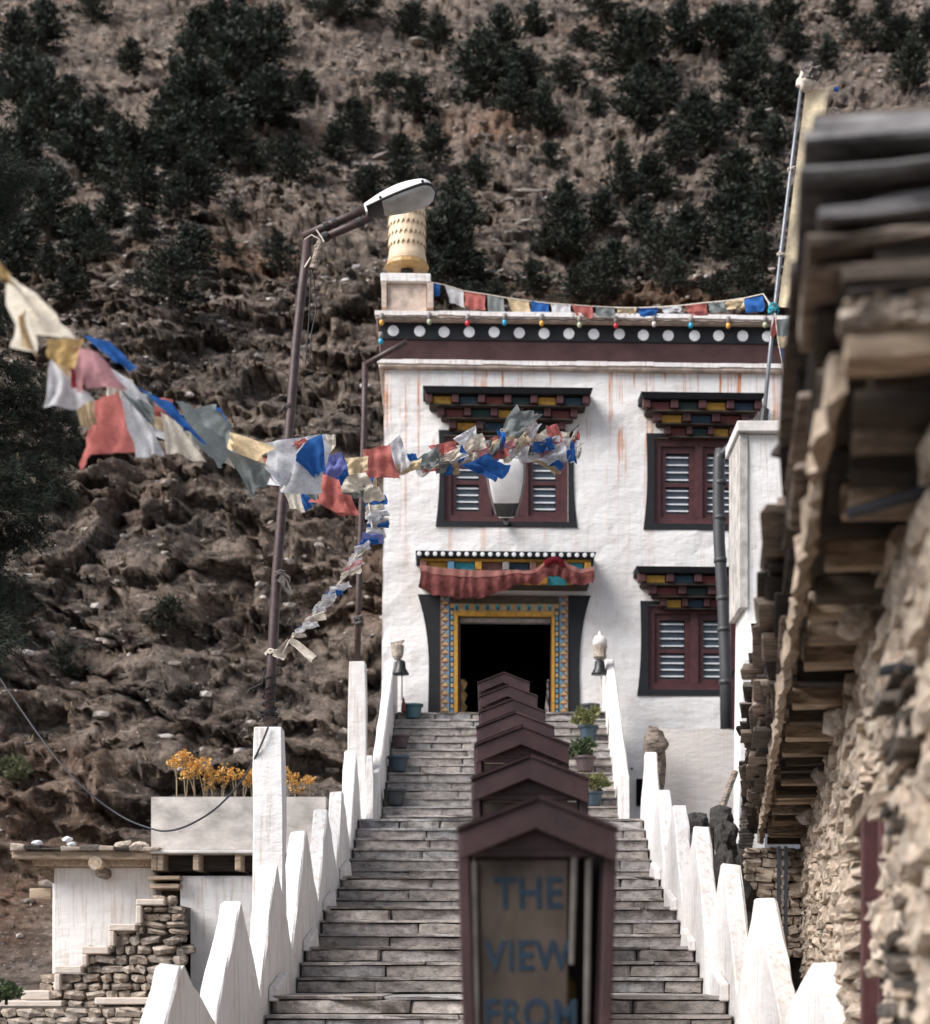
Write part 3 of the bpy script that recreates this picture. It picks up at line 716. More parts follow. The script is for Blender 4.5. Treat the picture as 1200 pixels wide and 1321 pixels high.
for wi, w_ in enumerate(wins):
    o = bpy.data.objects.new('window', None); link(o, bld, local=True); o.empty_display_size = .1
    cpx = (w_['fr'][0]+w_['fr'][1])/2; a, b, c, d = OP[wi]; k = BY/F
    blo('window_surround', flared(*w_['sur'], cpx, (a, b, c, d), 0, 4, 4), M['black_paint'], o)
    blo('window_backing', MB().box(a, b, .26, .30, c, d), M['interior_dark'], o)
    corbels(o, *w_['c'], cpx, 3, 12.0, .44, seed=wi*2)
    fw = 9*k
    fr = MB()
    fr.box(a, a+fw, .05, .16, c, d); fr.box(b-fw, b, .05, .16, c, d); fr.box(a+fw, b-fw, .05, .16, c, c+fw); fr.box(a+fw, b-fw, .05, .16, d-fw*1.1, d)
    blo('window_frame', fr, M['maroon_paint'], o)
    n = w_['lights']; gap = (b-a-2*fw)/n
    for i in range(1, n):
        x = a+fw+gap*i; blo('mullion', MB().box(x-fw*.55, x+fw*.55, .045, .17, c+fw, d-fw*1.1), M['maroon_paint'], o)
    for i in range(n):
        x0 = a+fw+gap*i+(fw*.55 if i else 0); x1 = a+fw+gap*(i+1)-(fw*.55 if i < n-1 else 0); zb, zt = c+fw, d-fw*1.1
        sw = (x1-x0)*.15
        fr = MB(); fr.box(x0, x0+sw, .10, .15, zb, zt); fr.box(x1-sw, x1, .10, .15, zb, zt); fr.box(x0+sw, x1-sw, .10, .15, zb, zb+6*k); fr.box(x0+sw, x1-sw, .10, .15, zt-8*k, zt)
        zm = zb+(zt-zb)*.47; fr.box(x0+sw, x1-sw, .10, .15, zm-2.5*k, zm+2.5*k)
        blo('shutter_frame', fr, M['maroon_paint'], o)
        blo('shutter_panel', MB().box(x0+sw, x1-sw, .185, .20, zb+6*k, zt-8*k), M['slat_blue'], o)
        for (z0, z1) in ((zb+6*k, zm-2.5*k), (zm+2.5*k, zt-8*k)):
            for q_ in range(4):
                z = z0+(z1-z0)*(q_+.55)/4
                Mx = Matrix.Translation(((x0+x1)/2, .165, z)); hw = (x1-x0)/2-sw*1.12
                blo('slat', MB().hexa([Mx @ Vector(q9) for q9 in ((-hw, -.03, -.016), (hw, -.03, -.016), (hw, .018, -.004), (-hw, .018, -.004), (-hw, -.024, .007), (hw, -.024, .007), (hw, .018, .010), (-hw, .018, .010))]), M['slat_glint'], o)
# doorway
do = bpy.data.objects.new('doorway', None); link(do, bld, local=True); do.empty_display_size = .1
a, b, c, d = OP[3]; k = BY/F
zt = Wz(653, 768)
# black flaring jambs
for sgn in (-1, 1):
    mb = MB(); n = 14; A_ = []; B_ = []
    for i in range(n+1):
        f = i/n; z = c+(zt-c)*f; x = (14+2*(1-f)**2+15*max(0, (f-.35)/.65)**2.3)*k
        inn = U(568)-.0 if sgn < 0 else U(733); A_.append((inn+sgn*x, z)); B_.append((inn, z))
    vs = []; y0, y1 = -.03, .003
    for (p, q_) in zip(A_, B_): vs += [(p[0], y0, p[1]), (q_[0], y0, q_[1]), (p[0], y1, p[1]), (q_[0], y1, q_[1])]
    fs = []
    for i in range(n):
        o_ = 4*i; fs += [(o_, o_+1, o_+5, o_+4), (o_+2, o_+6, o_+7, o_+3), (o_, o_+4, o_+6, o_+2), (o_+1, o_+3, o_+7, o_+5)]
    fs += [(0, 2, 3, 1), (4*n, 4*n+1, 4*n+3, 4*n+2)]
    blo('black_jamb', mb.add(vs, fs), M['black_paint'], do)
# painted frame bands: outer zigzag band, inner patterned band, yellow moulding
zT = Wz(653, 781); zI = Wz(653, 795)
def col_band(px0, px1, py_t, out, mat, name):
    blo(name, MB().box(U(px0), U(px1), -out, .02, c, Wz(653, py_t)), M[mat], do)
col_band(568, 580.5, 769, .05, 'brown_paint', 'frame_band'); col_band(720.7, 733, 769, .05, 'brown_paint', 'frame_band')
col_band(580.7, 585.5, 785.6, .065, 'blue_paint', 'frame_band'); col_band(715.5, 720.5, 785.6, .065, 'blue_paint', 'frame_band')
col_band(585.7, 590.5, 791, .085, 'yellow_paint', 'frame_band'); col_band(711.5, 715.3, 791, .085, 'yellow_paint', 'frame_band')
blo('frame_band', MB().box(U(590.7), U(711.3), -.085, .02, Wz(653, 796), Wz(653, 790.5)), M['yellow_paint'], do)
blo('frame_band', MB().box(U(580.7), U(720.5), -.06, .02, Wz(653, 790.3), Wz(653, 780)), M['ochre_paint'], do)
blo('frame_band', MB().box(U(580.7), U(720.5), -.05, .02, Wz(653, 779.8), Wz(653, 769)), M['dark_timber'], do)
blo('lintel', MB().box(U(594), U(711), .05, .2, Wz(653, 802), Wz(653, 797)), M['strip_pale'], do)
blo('inner_jamb', MB().box(a, U(594), -.02, .3, c, zI), M['maroon_paint'], do); blo('inner_jamb', MB().box(U(711), b, -.02, .3, c, zI), M['maroon_paint'], do)
for (p0, p1, dirn) in ((569.2, 579.5, 1), (721.7, 732, -1)):
    x0, x1 = U(p0), U(p1); xm = (x0+x1)/2; h = 10.6*k; z = c+.02; tri = {'sky_paint': MB(), 'ochre_paint': MB(), 'strip_pale': MB()}
    i = 0
    while z+h < zT+.16:
        y = -.056
        for nm, pts in (('ochre_paint', [(x0, z), (x1, z), (xm, z+h*.5)]), ('sky_paint', [(x0 if dirn < 0 else x1, z+.01), (x0 if dirn < 0 else x1, z+h), (xm, z+h*.55)]), ('strip_pale', [(x0 if dirn > 0 else x1, z+h*.35), (x0 if dirn > 0 else x1, z+h*.98), (xm+dirn*.0, z+h*.62)])):
            tri[nm].prism(pts, 'y', y, -.0505)
        z += h; i += 1
    for nm, mb in tri.items(): blo('zigzag_ornament', mb, M[nm], do)['kind'] = 'stuff'
for (p0, p1) in ((581.4, 584.8), (716.2, 719.8)):
    mb = MB(); z = c+.03; j = 0; mb2 = MB()
    while z < Wz(653, 788): (mb if j % 2 else mb2).box(U(p0), U(p1), -.07, -.0652, z, z+.06); z += .085; j += 1
    blo('fret_ornament', mb, M['sky_paint'], do)['kind'] = 'stuff'; blo('fret_ornament', mb2, M['ochre_paint'], do)['kind'] = 'stuff'
mb = MB(); u = U(586)
while u < U(716): mb.box(u, u+.075, -.066, -.0602, Wz(653, 788.5), Wz(653, 781.5)); u += .17
blo('fret_ornament', mb, M['turquoise_paint'], do)['kind'] = 'stuff'
mb = MB(); u = U(586)+.022
while u < U(716)-.03: mb.box(u, u+.03, -.071, -.0662, Wz(653, 788.5), Wz(653, 784)); u += .17
blo('fret_ornament', mb, M['maroon_paint'], do)['kind'] = 'stuff'
# door canopy: white dotted edge, painted blocks
u0, u1 = U(537), U(765); z = Wz(651, 724)
blo('canopy_board', MB().hexa([(u0+.03, -.62, z-7*k), (u1-.03, -.62, z-7*k), (u1, 0, z-7*k), (u0, 0, z-7*k), (u0, -.66, z), (u1, -.66, z), (u1, 0, z+.05), (u0, 0, z+.05)]), M['black_paint'], do)
nd = 23
for i in range(nd):
    x = u0+.06+(u1-u0-.12)*i/(nd-1); mb = MB(); mb.lathe([(2.9*k, 0), (2.8*k, .025), (.002, .03)], (0, 0, 0), 10, Matrix.Translation((x, -.63, z-3.4*k)) @ Matrix.Rotation(R(96), 4, 'X'))
    blo('canopy_dot', mb, M['white_paint'], do)
blo('canopy_core', MB().box(u0+.1, u1-.1, -.42, 0, z-38*k, z-7.1*k), M['dark_timber'], do)
blo('canopy_moulding', MB().box(u0+.08, u1-.08, -.53, -.421, z-10.5*k, z-7.2*k), M['yellow_paint'], do)
dc = ['yellow_paint', 'turquoise_paint', 'brown_paint', 'blue_paint', 'yellow_paint', 'turquoise_paint']; db = ['brown_paint', 'sky_paint', 'yellow_paint', 'strip_pale', 'brown_paint', 'yellow_paint', 'yellow_paint']
for t in range(2):
    a_, b_ = u0+.13+.28*t, u1-.13-.28*t; n = 6-t; wd = (b_-a_)/n; zz = z-(11+16*t)*k; oo = .50-.05*t
    for i in range(n): blo('painted_panel', MB().box(a_+i*wd+wd*.14, a_+(i+1)*wd-wd*.14, -oo+.03, -.421, zz-11*k, zz), M[dc[(i+t) % 6]], do, bevel=.006)
    for i in range(n+1): blo('corbel_block', MB().box(a_+i*wd-wd*.12, a_+i*wd+wd*.12, -oo-.08, -.423, zz-11*k, zz-.5*k), M[db[(i+t) % 7]], do, bevel=.008)
# things just inside the door
blo('door_curtain', MB().grid([[(U(595)+.05*f*(1+.4*math.sin(j*2.1)), .30+.03*math.sin(j*1.7+f*3), c+.02+j*.065) for f in (0, .5, 1, 1.6)] for j in range(12)]), M['cloth_gold'], do, smooth=True)
blo('door_curtain', MB().grid([[(U(703)+.05*f+.010*j*(1 if f < 1 else 0)*.6, .30+.03*math.sin(j*1.7+f*3), c+.02+j*.065) for f in (0, .5, 1, 1.6)] for j in range(12)]), M['strip_pale'], do, smooth=True)
# small dark vent and shuttered hole low on the facade, little ledge left of the building
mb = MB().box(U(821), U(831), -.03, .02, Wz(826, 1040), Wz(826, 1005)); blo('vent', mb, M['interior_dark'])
for px, py in ((797, 1012), (815, 992)):
    blo('wall_peg', MB().lathe([(.02, 0), (.018, .05), (.001, .055)], (0, 0, 0), 8, Matrix.Translation((U(px), .0, Wz(px, py))) @ Matrix.Rotation(R(90), 4, 'X')), M['dark_timber'])

# valance cloth over the door: loosely hung, bunched towards the right
def valance():
    m = 64; n = 8; P = []; r = random.Random(4)
    ua, ub = u0+.06, u1-.05
    keys = [(0, 0, 26), (.08, 2, 34), (.22, 5, 34), (.33, 6, 34), (.45, 6, 27), (.55, 5, 16), (.63, 6, 14), (.68, 1, 22), (.74, -8, 18), (.8, -10, 20), (.86, -2, 22), (.93, 4, 18), (1, 0, 20)]
    for j in range(n+1):
        f = j/n; row = []
        for i in range(m+1):
            g_ = i/m
            off = np.interp(g_, [q[0] for q in keys], [q[1] for q in keys]); ln = np.interp(g_, [q[0] for q in keys], [q[2] for q in keys])
            z_ = z-(20+off+ln*f)*k; fold = math.sin(g_*95+1.5*math.sin(g_*23))*(.012+.035*f)
            y_ = -.66-.03*math.sin(f*3)+fold+.04*float(vnoise(g_*20, f*3, 0.)[0])*f
            row.append((ua+(ub-ua)*g_+.02*math.sin(f*4+g_*31), float(y_), float(z_+.012*math.sin(g_*47)*f)))
        P.append(row)
    return P
vt = thing('door_valance', 'faded red pleated valance cloth hung loosely over the doorway', 'cloth', (BX, BY, 0), YAW)
PV = valance(); obj('pleats', MB().grid(PV), M['cloth_valance'], vt, smooth=True, local=True)
obj('pale_hem', MB().grid([[(p[0], p[1]-.012, p[2]+.02) for p in PV[0]], [(p[0], p[1]-.014, p[2]-.01) for p in PV[1]], [(p[0], p[1]-.010, p[2]+.01) for p in PV[2]]]), M['cloth_hem'], vt, smooth=True, local=True)
obj('red_bunch', MB().grid([[(u0+(u1-u0)*(.71+.11*g_/8), -.72-.05*math.sin(g_/8*3.14)*math.sin(f_/6*3.14), z-(12+9*f_/6-5*math.sin(g_/8*3.14))*k) for g_ in range(9)] for f_ in range(7)]), M['cloth_crimson'], vt, smooth=True, local=True)

# coloured bulbs along the cornice
gl = thing('light_garland', 'string of small coloured bulbs hanging under the white roof cornice', 'lights', (BX, BY, 0), YAW)
bcol = {'o': (.75, .36, .06), 'g': (.42, .45, .30), 'r': (.55, .03, .05), 'c': (.03, .36, .55), 'w': (.6, .55, .5)}
for kx, cc in bcol.items(): m_simple('bulb_'+kx, cc, .25, .5, var=.1, bump=0)
for (px, py, cc) in ((493, 422, 'o'), (492, 446, 'c'), (554, 421, 'g'), (603, 423, 'r'), (650.5, 422, 'c'), (698, 423, 'o'), (746.5, 425, 'g'), (793, 426, 'r'), (842, 424, 'w'), (889, 425.5, 'c'), (937, 426, 'o'), (984, 425, 'g'), (1033, 426, 'r')):
    zz = Wz(px, py); b0 = bpy.data.objects.new('lamp_holder', MB().lathe([(.035, .04), (.035, .14), (.012, .15)], (U(px), -.21, zz), 10).mesh('lamp_holder', True)); b0.data.materials.append(M['strip_pale']); link(b0, gl, local=True)
    obj('bulb', MB().lathe([(.005, -.055), (.03, -.04), (.040, -.008), (.034, .024), (.02, .04)], (U(px), -.21, zz), 12), M['bulb_'+cc], b0, smooth=True, local=True)
pts = [(U(490)+i*.1, -.20, Wz(490+0, 414.5)-.02*math.sin(i*1.1)**2) for i in range(72)]
obj('cable', MB().tube(pts, .008, 5), M['wire_black'], gl, local=True)

# gilded roof ornament on the pedestal
rf = at(525.5, 355, 28.35); rfz = Wz(525, 355)
fin = thing('roof_finial', 'yellow banner shaped cylinder ornament on the corner pedestal', 'ornament', (rf.x, 28.30, rfz))
kk = 28.3/F
def fl(prof, n=24): return MB().lathe([(a_*kk, b_*kk) for a_, b_ in prof], (0, 0, 0), n)
obj('stem', fl([(9, 0), (8, 21)], 12), M['lamp_dark'], fin, local=True)
obj('foot', fl([(9, 19), (26, 18), (28.5, 21), (27.5, 25), (24, 27)], 14), M['gold_rim'], fin, local=True)
obj('skirt', fl([(24.5, 26), (25.5, 28), (24, 36), (22.8, 46), (22.5, 49)]), M['gold_finial'], fin, smooth=True, local=True)
for i, (za, zb) in enumerate(((45, 61), (58, 74), (71, 87), (84, 98))):
    mb = MB(); n = 24
    for q_ in range(n):      # scalloped valance leaves
        an = 2*math.pi*(q_+.5*(i % 2))/n; da = math.pi/n*1.02; ro, ri = 24.6*kk, 22.8*kk
        tri = [(an-da, zb*kk, ri), (an+da, zb*kk, ri), (an+da, (za+5)*kk, ro), (an, (za-1)*kk, ro*1.01), (an-da, (za+5)*kk, ro)]
        mb.add([(rr_*math.cos(x), rr_*math.sin(x), z_) for x, z_, rr_ in tri], [(0, 4, 3, 2, 1)])
    obj('scalloped_tier', mb, M['gold_finial'], fin, local=True)
obj('core', fl([(22.3, 40), (22.3, 100), (23.5, 101), (23, 104), (14, 107), (6, 113), (3, 120)]), M['gold_finial'], fin, smooth=True, local=True)

# ------------------------------------------------------------------ terrace wall, gate pier, drain pipe right of the stairs
a = at(800, 941, 25.4); b = at(952, 941, 25.4)
tw = MB(); n = 14; top = [(a.x+(b.x-a.x)*i/n, a.z+random.Random(i).uniform(-.012, .012)) for i in range(4, n+1)]
poly = [(p, q_) for p, q_ in top]; poly = [(top[0][0], 1.0)]+poly+[(b.x, 1.0)]
tw.prism(poly, 'y', 25.35, 25.65)
tag(obj('terrace_wall', tw, M['terrace_plaster']), 'pale grey plastered terrace wall below the lower shuttered window', 'wall')
# grey lump standing in for broken plaster at the terrace wall corner
def lumpy(c, sc, seed, sub=3, amp=.28, fr=1.6):
    bm = bmesh.new(); bmesh.ops.create_icosphere(bm, subdivisions=sub, radius=1); n = np.array([v.co[:] for v in bm.verts])
    d = 1+amp*fbm(n[:, 0]*fr+seed, n[:, 1]*fr, n[:, 2]*fr, 3, seed)
    for v, k in zip(bm.verts, d): v.co *= float(k)
    bm.verts.index_update(); mb = MB(); mb.add([(c[0]+v.co.x*sc[0], c[1]+v.co.y*sc[1], c[2]+v.co.z*sc[2]) for v in bm.verts], [[v.index for v in f.verts] for f in bm.faces]); bm.free(); return mb
p = at(846, 960, 24.9); mb = lumpy(p, (.17, .14, .26), 3); mb.v += []
st = lumpy(at(850, 990, 25.0), (.09, .1, .40), 8)
mb.add(st.v, st.f)
tag(obj('broken_plaster', mb, M['weathered_wood'], smooth=True), 'grey lump of broken plaster behind the parapet by the terrace wall', 'plaster')
pier = thing('gate_pier', 'tall white pier with flat cap beside the drain pipe', 'pier', (at(985, 900, 23.0).x, 23.2, 0))
a = at(965, 700, 22.9); b = at(1040, 700, 22.9); zt = at(0, 560, 22.9).z
sh = MB(); sh.hexa([(a.x-.10, 22.9, 0.8), (b.x, 22.9, 0.8), (b.x, 23.9, 0.8), (a.x-.10, 23.9, 0.8), (a.x, 22.9, zt), (b.x, 22.9, zt), (b.x, 23.9, zt), (a.x, 23.9, zt)])
obj('shaft', sh, M['whitewash'], pier, bevel=.012)
c0 = at(951, 543, 22.8); obj('cap', MB().box(c0.x, b.x+.05, 22.78, 24.0, zt+.002, c0.z), M['concrete_light'], pier, bevel=.01)
zz = at(0, 785, 22.9).z; obj('side_pilaster', MB().box(at(953.5, 0, 22.9).x, a.x-.003-.0, 22.86, 23.9, zz, zt-.002), M['concrete'], pier, bevel=.008)
side = MB().hexa([(at(944, 0, 21.5).x, 21.4, .8), (at(962, 0, 22.8).x, 22.85, .8), (at(962, 0, 22.8).x+.3, 22.85, .8), (at(944, 0, 21.5).x+.4, 21.4, .8),
                  (at(958, 0, 21.5).x, 21.5, at(0, 850, 21.5).z), (at(965, 0, 22.8).x, 22.85, at(0, 800, 22.8).z), (at(965, 0, 22.8).x+.3, 22.85, at(0, 800, 22.8).z), (at(958, 0, 21.5).x+.3, 21.5, at(0, 850, 21.5).z)])
tag(obj('return_wall', side, M['whitewash'], bevel=.01), 'narrow white wall running forward from the gate pier to the rubble house', 'wall')
pp = thing('drain_pipe', 'grey jointed drain pipe in front of the lower window edge', 'pipe', (at(935, 940, 24.6).x, 24.6, at(0, 940, 24.6).z))
pl = [at(937, 940, 24.6), at(936, 860, 24.6), at(933, 780, 24.6), at(928, 700, 24.6), at(927, 640, 24.6), at(928, 592, 24.6), at(930, 580, 24.6)]
obj('downpipe', MB().tube(pl, .085, 16), M['pipe_grey'], pp, smooth=True)
obj('elbow', MB().tube([at(930, 588, 24.55), at(940, 578, 24.6), at(955, 573, 24.6), at(975, 568, 24.6)], .062, 12), M['pipe_grey'], pp, smooth=True)
for py in (623, 668, 723, 772, 812, 880):
    x = np.interp(py, [580, 700, 780, 940], [930, 928, 933, 937]); obj('pipe_joint', MB().tube([at(x, py+3, 24.6), at(x, py-3, 24.6)], .094, 16), M['pipe_grey'], pp, smooth=True)
mp = MB().box(at(941, 0, 25.0).x, at(958, 0, 25.0).x, 24.9, 25.05, at(0, 941, 25).z, at(0, 590, 25).z)
tag(obj('maroon_post', mp, M['maroon_paint'], bevel=.01), 'dark maroon timber post between the drain pipe and white pier', 'post')
br = MB().tube([at(938, 905, 24.7), at(938, 880, 24.7), at(950, 862, 24.7)], .022, 8)
tag(obj('pipe_bracket', br, M['pole_brown']), 'thin rusty bracket beside the bottom of the drain pipe', 'bracket')
# dark boulders and a leaning stick behind the right parapet
for i, (px, py, Z, sx, sz, lb) in enumerate(((900, 1066, 20.9, .14, .17, 'small black boulder behind the white zigzag teeth'), (930, 1058, 20.3, .14, .17, 'large dark brown boulder beside the white return wall'),
                                             (936, 1085, 19.6, .13, .22, 'dark boulder wedged below the big brown boulder'), (905, 1100, 20.4, .16, .28, 'black boulder deep behind the parapet teeth'), (935, 1125, 18.8, .14, .30, 'dark boulder at the foot of the rubble wall corner'))):
    p = at(px, py, Z); tag(obj('boulder', lumpy(p, (sx, sx, sz), 20+i, 3, .3), M['dark_rock']), lb, 'boulder', 'dark boulders behind the parapet')
    obj_ = None
bank = lumpy((at(925, 0, 21).x, 20.6, 1.7), (.55, 2.4, 1.15), 41, 4, .2); tag(obj('rock_bank', bank, M['dark_rock']), 'dark rocky bank under the boulders behind the parapet', 'rock')
tag(obj('leaning_stick', MB().tube([at(932, 1042, 21.2), at(939, 1020, 21.25), at(949, 995, 21.3)], [.045, .045, .04], 8), M['weathered_wood']), 'short weathered stick leaning on the white return wall', 'stick')

# ------------------------------------------------------------------ rubble stone house on the right
def RH(t, v, h): return Vector((.524+.151*t-.989*v, t+.149*v, EYE+h))
RHM = Matrix(((.149, .989, 0, 0), (.989, -.149, 0, 0), (0, 0, 1, 0), (0, 0, 0, 1)))     # columns: along wall, into wall, up
def rhbox(t0, t1, v0, v1, h0, h1): return [RH(t0, v1, h0), RH(t1, v1, h0), RH(t1, v0, h0), RH(t0, v0, h0), RH(t0, v1, h1), RH(t1, v1, h1), RH(t1, v0, h1), RH(t0, v0, h1)]
house = thing('stone_house', 'old rubble stone house with deep timber eave beside the stairs', 'house', RH(11, -2, -EYE), R(-8.6))
wl = MB(); D0, D1, DH = 7.1, 9.3, .85
for (t0, t1, h0, h1) in ((3.9, D0, -1.75, 1.75), (D1, 19.6, -1.75, 1.75), (D0, D1, DH, 1.75)): wl.hexa(rhbox(t0, t1, -.5, -.035, h0, h1))
wl.hexa(rhbox(3.903, 19.6, -4.5, -.497, -1.75, 1.55))
wallp = obj('wall', wl, M['mortar'], house)
def rubble_mesh(seed, mat, rnd=.30, jit=1.0):
    vs, fs = rock_verts(seed, 1); bm = bmesh.new(); bmesh.ops.create_cube(bm, size=1); bmesh.ops.subdivide_edges(bm, edges=bm.edges[:], cuts=1, use_grid_fill=True)
    r = random.Random(seed)
    for v in bm.verts:
        l = max(abs(v.co.x), abs(v.co.y), abs(v.co.z)); n = v.co.normalized()*.62; v.co = v.co.lerp(n, rnd)+Vector((r.uniform(-.07, .07), r.uniform(-.09, .09), r.uniform(-.09, .09)))*jit
    m = bpy.data.meshes.new('stone'); bm.to_mesh(m); bm.free(); m.materials.append(M[mat]); return m
RUB = [rubble_mesh(i, 'wall_stone') for i in range(8)]
r = random.Random(21); cand = []
h = -.85
while h < 1.62:
    hh = r.uniform(.045, .10); t = 4.0+r.uniform(0, .2)
    while t < 19.5:
        L = r.uniform(.12, .38)*(1+.02*t)
        if not (D0-.06 < t+L/2 < D1+.06 and h < DH): cand.append((t+L/2, h+hh/2, L, hh*r.uniform(.85, 1.1), r.uniform(-.035, .045)))
        t += L+.008
    h += hh+.006
def rub_mat(c):
    t, hc, L, hh, o = c
    return Matrix.Translation(RH(t, -.06+o, hc)) @ RHM @ Matrix.Rotation(R(r.uniform(-5, 5)), 4, 'Y') @ Matrix.Diagonal((L*1.08, .20, hh*1.12, 1))
def seen(c): return c[2]*c[3]/(c[0]**3)*1e3*(1 if c[1] > -.03*c[0]-.05 else 0)*(1 if c[0] > 5.2 else .2)
cand.sort(key=seen, reverse=True)
for c in cand[:300]: inst('stone', r.choice(RUB), rub_mat(c), wallp)
mb = MB()
for c in cand[300:]:
    me_ = r.choice(RUB); Mx = rub_mat(c); mb.add([Mx @ v.co for v in me_.vertices], [tuple(f.vertices) for f in me_.polygons])
h = -1.7
while h < 1.36:      # near end wall of the house, round the corner
    hh = r.uniform(.05, .11); v = .02
    while v > -4.4:
        L = r.uniform(.14, .42); me_ = r.choice(RUB); Mx = Matrix.Translation(RH(3.93+r.uniform(-.03, .02), v-L/2, h+hh/2)) @ RHM @ Matrix.Rotation(R(90), 4, 'Z') @ Matrix.Diagonal((L*1.06, .18, hh*1.1, 1))
        mb.add([Mx @ q_.co for q_ in me_.vertices], [tuple(f.vertices) for f in me_.polygons]); v -= L+.008
    h += hh+.005
so = obj('small_stones', mb, M['wall_stone'], wallp); so['kind'] = 'stuff'
# doorway in the stone wall
dr = bpy.data.objects.new('door', None); link(dr, house); 
for nm, q8, mt in (('door_leaf', rhbox(D0+.1, D1-.1, -.42, -.36, -1.7, DH-.1), 'maroon_paint'), ('jamb', rhbox(8.0, 8.13, -.10, .05, -1.7, DH-.12), 'maroon_paint'), ('jamb', rhbox(D0+.001, D0+.12, -.30, .03, -1.7, DH-.12), 'maroon_paint'),
                   ('lintel', rhbox(D0-.25, D1+.3, -.35, .03, DH-.10, DH+.02), 'timber'), ('brace', [RH(D1-.25, -.2, .25), RH(D1-.1, -.2, .25), RH(D1-.1, -.28, .25), RH(D1-.25, -.28, .25), RH(D0+.2, -.2, DH-.14), RH(D0+.4, -.2, DH-.14), RH(D0+.4, -.28, DH-.14), RH(D0+.2, -.28, DH-.14)], 'maroon_paint')):
    obj(nm, MB().hexa(q8), M[mt], dr, bevel=.008)
# eave: fascia beam, rafters, boarding
ev = bpy.data.objects.new('eave', None); link(ev, house)
r = random.Random(31)
mb = MB(); rings = []; t = 4.35
while t < 19.7:
    dv, dh = r.uniform(-.012, .012)-.125+.0125*t, r.uniform(-.012, .012)
    j_ = lambda: r.uniform(-.016, .016)
    rings.append([RH(t, .385+dv+j_(), 1.50+dh+j_()), RH(t, .425+dv+j_(), 1.50+dh+j_()), RH(t, .43+dv+j_(), 1.60+dh+j_()), RH(t, .38+dv, 1.60)]); t += .13
vs = [p for q_ in rings for p in q_]; fs = []
for i in range(len(rings)-1):
    for k in range(4): fs.append((i*4+k, i*4+(k+1) % 4, (i+1)*4+(k+1) % 4, (i+1)*4+k))
fs += [(3, 2, 1, 0), tuple(len(vs)-4+k for k in range(4))]
obj('fascia_beam', mb.add(vs, fs), M['beam_wood'], ev)
t = 5.5
while t < 19.4:
    wd = r.uniform(.10, .22); hh = r.uniform(.07, .12); e = r.uniform(.31, .36)-.125+.0125*t; o = r.uniform(-.03, .03)
    q8 = [p+Vector((0, 0, r.uniform(-.012, .012))) for p in rhbox(t, t+wd, -.15, e, 1.50+o-.02, 1.50+o+hh)]
    obj('rafter', MB().hexa(q8), M[r.choice(('timber', 'timber', 'timber', 'dark_timber', 'weathered_wood'))], ev, bevel=.008)
    t += wd+r.uniform(.22, .48)*(1+.02*t)
obj('boarding', MB().hexa(rhbox(3.95, 19.6, -.4, .33, 1.625, 1.655)), M['dark_timber'], ev)
t = 4.6; 
for (t, lv) in ((6.9, .05), (9.6, .02), (12.2, .0), (15.5, .03)):
    p = RH(t, lv+.06, 1.42); tmp = lumpy(p, (.10, .13, .085), int(t*7), 2, .3); obj('wedge_stone', tmp, M['rubble_stone'], ev)
# stacked slates and split wood along the roof edge
rf_ = bpy.data.objects.new('roof', None); link(rf_, house)
lay = [(1.602+.0328*k, (-.13, -.05, -.09, -.03, -.07, .0, -.04, .02, -.03, .02, .0)[k], .030) for k in range(11)]
nsl = 0
for li, (h0, v1, th) in enumerate(lay):
    t = 4.35+r.uniform(0, .3)
    while t < 19.6:
        L = r.uniform(.3, .95)*(1+.02*t); vv = min(.70, .28+.031*t)+v1+r.uniform(-.12, .015)
        if r.random() > .03:
            q8 = rhbox(t, t+L-.006, -.35, vv, h0, h0+th*r.uniform(.7, 1.05)); q8 = [p+Vector((r.uniform(-.02, .02), r.uniform(-.02, .02), r.uniform(-.010, .010))) for p in q8]
            obj(*(('roof_slate', MB().hexa(q8), M['slate']) if r.random() < .62 else ('split_log', MB().hexa(q8), M['weathered_wood'])), rf_, bevel=.005); nsl += 1   # ragged edge
        t += L
for i in range(46):      # stones and billets lying on top
    t = 4.5+15*r.random(); p = RH(t, r.uniform(.1, .30)+.02*t*.6, 1.97); obj('roof_stone', lumpy(p, (r.uniform(.06, .14), r.uniform(.08, .2), r.uniform(.03, .06)), i+60, 1, .3), M['slate'], rf_)
obj('roof_deck', MB().hexa(rhbox(4.0, 19.6, -4.6, .25, 1.66, 1.93)), M['dark_timber'], rf_)
# near gable end: a pile of weathered boards across the end of the roof
def board(t0, t1, v0, v1, h0, h1, seed, wav=.02):
    r = random.Random(seed); n = 26; rg = []
    for i in range(n+1):
        v = v1+(v0-v1)*i/n; w1 = wav*float(fbm(np.array([v*2.2]), np.array([seed*1.7]), np.array([0.]), 3, 7)[0]); w2 = wav*float(fbm(np.array([v*2.2]), np.array([seed*1.7+9]), np.array([0.]), 3, 8)[0]); w3 = wav*.8*float(fbm(np.array([v*3]), np.array([seed*1.7+19]), np.array([0.]), 3, 9)[0])
        mid = (h0+h1)/2
        rg.append([RH(t0+w3, v, h0+w1), RH(t0-.012+w3*.6, v, mid+w1*.5), RH(t0+w3*.3, v, h1+w2), RH(t1, v, h1+w2*.5), RH(t1, v, h0+w1)])
    m = 5; vs = [p for q_ in rg for p in q_]; fs = []
    for i in range(n):
        for k in range(m): fs.append((i*m+k, (i+1)*m+k, (i+1)*m+(k+1) % m, i*m+(k+1) % m))
    fs += [tuple(range(m)), tuple(n*m+k for k in range(m))[::-1]]; return MB().add(vs, fs)
